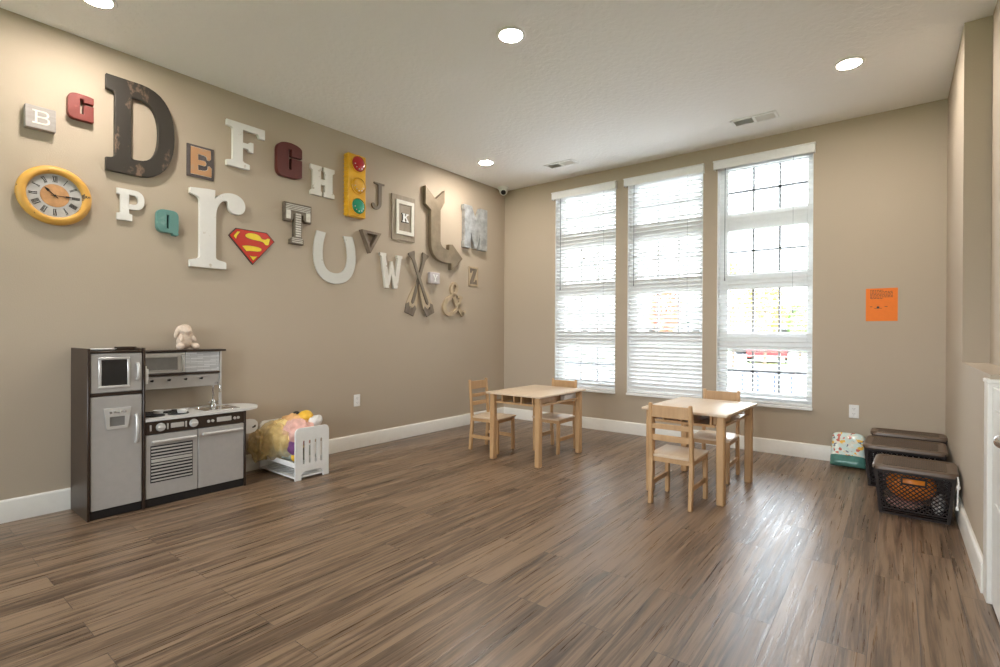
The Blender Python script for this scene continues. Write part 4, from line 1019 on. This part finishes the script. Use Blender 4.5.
# ------------------------------------------------------------------ colourful pack by the back wall
r = thing('plastic_pack', 'plastic-wrapped pack with colourful pictures leaning beside the crates', 'pack', (3.862, -.26, 0))
def pillow(x, z, t):                    # rounded slab, leaning back on the wall
    e = lambda q: max(0., 1 - abs(q) ** 5) ** .35
    return t * e(x) * e(z)
bm = bmesh.new(); nx, nz = 22, 22; F = []; B = []
for j in range(nz + 1):
    rowf, rowb = [], []
    for i in range(nx + 1):
        u, v = i / nx * 2 - 1, j / nz * 2 - 1
        rad = 1. if v < 0 else 1 - .10 * max(0, abs(u) - .6) ** 2 * 6 * v
        x = u * .122 * (1 - .03 * v); s = (v + 1) / 2
        zz = .015 + s * .265 * (1 - .10 * abs(u) ** 6); tt = .012 + pillow(u * .98, v * .98, .060 - .02 * s) + .004 * noise.noise(Vector((u * 4, v * 4, 2)))
        yc = .055 + .125 * s
        rowf.append(bm.verts.new((x, yc - tt, zz + tt * .25))); rowb.append(bm.verts.new((x, yc + tt * .35, max(.002, zz - tt * .25))))
    F.append(rowf); B.append(rowb)
for j in range(nz):
    for i in range(nx):
        f = bm.faces.new((F[j][i], F[j][i + 1], F[j + 1][i + 1], F[j + 1][i])); f.material_index = 0 if j > 6 else 1
        f = bm.faces.new((B[j][i], B[j + 1][i], B[j + 1][i + 1], B[j][i + 1])); f.material_index = 1
for i in range(nx):
    f = bm.faces.new((F[0][i], B[0][i], B[0][i + 1], F[0][i + 1])); f.material_index = 1
    f = bm.faces.new((F[nz][i], F[nz][i + 1], B[nz][i + 1], B[nz][i])); f.material_index = 1
for j in range(nz):
    f = bm.faces.new((F[j][0], F[j + 1][0], B[j + 1][0], B[j][0])); f.material_index = 1
    f = bm.faces.new((F[j][nx], B[j][nx], B[j + 1][nx], F[j + 1][nx])); f.material_index = 1
bmesh.ops.recalc_face_normals(bm, faces=bm.faces)
me = bpy.data.meshes.new('wrapping'); bm.to_mesh(me); bm.free(); link('wrapping', me, [M['bag'], M['bagteal']], r, 60)

# ------------------------------------------------------------------ outdoors, seen through the blinds
m = MB(); m.box(-60, 60, .2, 120, -.6, -.30); m.box(-60, 60, -60, YB - 3, -.6, -.30); struct(m, 'ground_outside', M['grass'])
m = MB(); m.box(-60, 60, 2.2, 6.4, -.30, -.285); m.box(-60, 60, 17.5, 19.5, -.30, -.285); m.box(-20, 20, YB - 3, YB - .25, -.32, -.285); struct(m, 'path_outside', M['concrete'])
m = MB(); m.box(-60, 60, 6.5, 17, -.30, -.288); m.box(-60, 60, 30, 38, -.30, -.288); struct(m, 'road_outside', M['asphalt'])
def at(px, Y):                         # where the sight line through picture column px meets depth Y
    d = fw + r2 * ((px - 500) / 506.42); return C.x + d.x * (Y - C.y) / d.y
def foliage(mb, c, rad, n, seed, leaf):
    rn = random.Random(seed)
    for k in range(n):
        d = Vector((rn.gauss(0, 1), rn.gauss(0, 1), rn.gauss(0, 1))).normalized() * rn.uniform(.45, 1) ** .5
        p = Vector(c) + Vector((d.x * rad[0], d.y * rad[1], d.z * rad[2]))
        mb.box(-leaf, leaf, -leaf * .7, leaf * .7, -leaf * .12, leaf * .12, 0, mat=Matrix.Translation(p) @ Euler((rn.uniform(0, 6), rn.uniform(0, 6), rn.uniform(0, 6))).to_matrix().to_4x4())
def tree(px, Y, h, mt, label, seed):
    r = thing('small_tree', label, 'tree', (at(px, Y), Y, -.3), 0, 'young trees outside')
    m = MB(); m.tube([(0, 0, 0), (.03, 0, h * .4), (-.02, .02, h * .9)], [.07, .05, .02], 8)
    for k in range(4): m.tube([(.02, 0, h * (.4 + k * .1)), (.4 * math.cos(k * 2), .4 * math.sin(k * 2), h * (.55 + k * .1))], [.03, .01], 6)
    m.build('trunk', M['bark'], r)
    m = MB(); foliage(m, (0, 0, h * .66), (h * .22, h * .22, h * .34), 420, seed, .09); m.build('crown', M[mt], r, None)
tree(733, 16.8, 4.4, 'leafyellow', 'yellow-leaved tree outside at the left edge of the open blind', 1)
tree(765, 19.8, 3.8, 'leafyellow', 'yellow-leaved tree outside in the middle of the open blind', 2)
tree(665, 21.5, 4.0, 'leafred', 'red-leaved tree outside behind the middle blind', 3)
tree(800, 27.5, 3.2, 'leafgreen', 'green tree outside towards the right edge of the open blind', 4)
def shrub(px, Y, h, label, seed):
    r = thing('shrub', label, 'shrub', (at(px, Y), Y, -.3), 0, 'low shrubs outside')
    m = MB(); foliage(m, (0, 0, h * .55), (h * .8, h * .6, h * .5), 340, seed, .035); m.build('foliage', M['leafgreen'], r, None)
    m = MB()
    for k in range(5): m.tube([(0, 0, 0), (.25 * h * math.cos(k * 1.3), .25 * h * math.sin(k * 1.3), h * .6)], [.012, .006], 6)
    m.build('stems', M['bark'], r)
shrub(738, 1.5, .55, 'low green shrub outside below the open blind', 5)
shrub(572, 1.7, .55, 'low green shrub outside below the blind nearest the corner', 6)
def car(px, Y, rz, paint, label):
    r = thing('parked_car', label, 'car', (at(px, Y), Y, -.288), rz, 'cars outside')
    m = MB(); prof = [(-2.1, .28), (-2.15, .62), (-1.9, .85), (-1.35, .92), (-.75, 1.38), (.75, 1.40), (1.35, .98), (2.05, .84), (2.15, .55), (2.1, .28)]
    m.poly(prof, -.85, .85, Matrix(((1, 0, 0, 0), (0, 0, 1, 0), (0, 1, 0, 0), (0, 0, 0, 1)))); m.build('body', M[paint], r, 25)
    m = MB(); m.poly([(-1.22, .95), (-.72, 1.32), (.70, 1.34), (1.2, 1.0)], -.86, .86, Matrix(((1, 0, 0, 0), (0, 0, 1, 0), (0, 1, 0, 0), (0, 0, 0, 1)))); m.build('window_glass', M['darkglass'], r)
    for x in (-1.35, 1.35):
        for y in (-.86, .86):
            m = MB(); m.cyl((x, y - .1 * (1 if y > 0 else -1), .32), (x, y + .02 * (1 if y > 0 else -1), .32), .32, n=24); w = m.build('wheel', M['tyre'], r)
car(768, 23.5, PI / 2 + .15, 'carred', 'red car parked outside beyond the open blind')
car(722, 33.0, 0, 'cardark', 'dark car on the far road left of the red car')
car(806, 33.0, 0, 'cardark', 'dark car on the far road right of the red car')
# wave bike rack
r = thing('bike_rack', 'dark wavy bike rack outside below the red car', 'bike rack', (at(770, 5.2), 5.2, -.3))
m = MB(); P = []
for k in range(4):
    for q in range(9):
        t = q / 8 * PI; s = 1 if k % 2 == 0 else -1
        P.append((-.48 + k * .28 + .14 * (1 - math.cos(t)), 0, (.62 if s > 0 else .30) + s * .14 * math.sin(t)))
P = [(-.48, 0, 0)] + P + [(.64, 0, 0)]
m.tube(P, .022, 8); m.build('wave_tube', M['cardark'], r)
# carport and houses
r = thing('carport', 'dark carport with two posts outside behind the middle blind', 'carport', (at(661, 24), 24, -.3))
m = MB(); m.box(-2.6, 2.6, -1, 1, 2.05, 2.25, .03); m.build('roof', M['cardark'], r)
for x in (-1.6, 1.6):
    m = MB(); m.box(x - .08, x + .08, -.08, .08, 0, 2.05, .01); m.build('post', M['cardark'], r)
def house(px, Y, w, label):
    r = thing('house', label, 'house', (at(px, Y), Y, -.3), 0, 'houses far outside')
    m = MB(); m.box(-w / 2, w / 2, 0, 7, 0, 2.7); m.build('wall', M['siding'], r)
    m = MB(); m.poly([(-w / 2 - .4, 2.7), (w / 2 + .4, 2.7), (w / 2 - 1.6, 4.4), (-w / 2 + 1.6, 4.4)], -.4, 7.4, Matrix(((1, 0, 0, 0), (0, 0, 1, 0), (0, 1, 0, 0), (0, 0, 0, 1)))); m.build('roof', M['shingle'], r)
    for k in (-1, 0, 1):
        m = MB(); m.box(k * w * .3 - .5, k * w * .3 + .5, -.04, .02, 1.0, 2.1); m.build('window', M['darkglass'], r)
for px, hy, lb in ((585, 55, 'pale house far outside behind the blind nearest the corner'), (652, 66, 'pale house far outside behind the middle blind'), (716, 60, 'pale house far outside at the left of the open blind'), (806, 72, 'pale house far outside at the right of the open blind')):
    house(px, hy, 8, lb)

# ------------------------------------------------------------------ light
w = bpy.data.worlds.new('overcast_sky'); scn.world = w; w.use_nodes = True; nt = w.node_tree
bg = nt.nodes['Background']; tc = N(nt, 'ShaderNodeTexCoord'); sp = N(nt, 'ShaderNodeSeparateXYZ'); nt.links.new(tc.outputs['Generated'], sp.inputs[0])
rp = ramp(nt, sp.outputs['Z'], [(0, (.93, .97, 1.0)), (.6, (.80, .90, 1.0))]); nt.links.new(rp.outputs['Color'], bg.inputs['Color'])
bg.inputs['Strength'].default_value = 6.6
for i, (a, b) in enumerate(WIN):
    la = bpy.data.lights.new('window_portal', 'AREA'); la.shape = 'RECTANGLE'; la.size = b - a; la.size_y = WZ1 - WZ0
    o = bpy.data.objects.new('window_portal', la); col.objects.link(o); o.location = ((a + b) / 2, .20, (WZ0 + WZ1) / 2); o.rotation_euler = (-PI / 2, 0, 0)
    la.cycles.is_portal = True
for i, (a, b) in enumerate(FILL_WIN):  # portals for the added rear fill windows
    la = bpy.data.lights.new('window_portal', 'AREA'); la.shape = 'RECTANGLE'; la.size = b - a; la.size_y = RZ[1] - RZ[0]
    o = bpy.data.objects.new('window_portal', la); col.objects.link(o); o.location = ((a + b) / 2, YB - .19, sum(RZ) / 2); o.rotation_euler = (PI / 2, 0, 0)
    la.cycles.is_portal = True
scn.view_settings.view_transform = 'Standard'; scn.view_settings.look = 'None'; scn.view_settings.gamma = 1; scn.view_settings.use_curve_mapping = False
scn.view_settings.exposure = 1.33
scn.cycles.max_bounces = 10; scn.cycles.diffuse_bounces = 6; scn.cycles.transparent_max_bounces = 16
scn.cycles.sample_clamp_indirect = 8.0
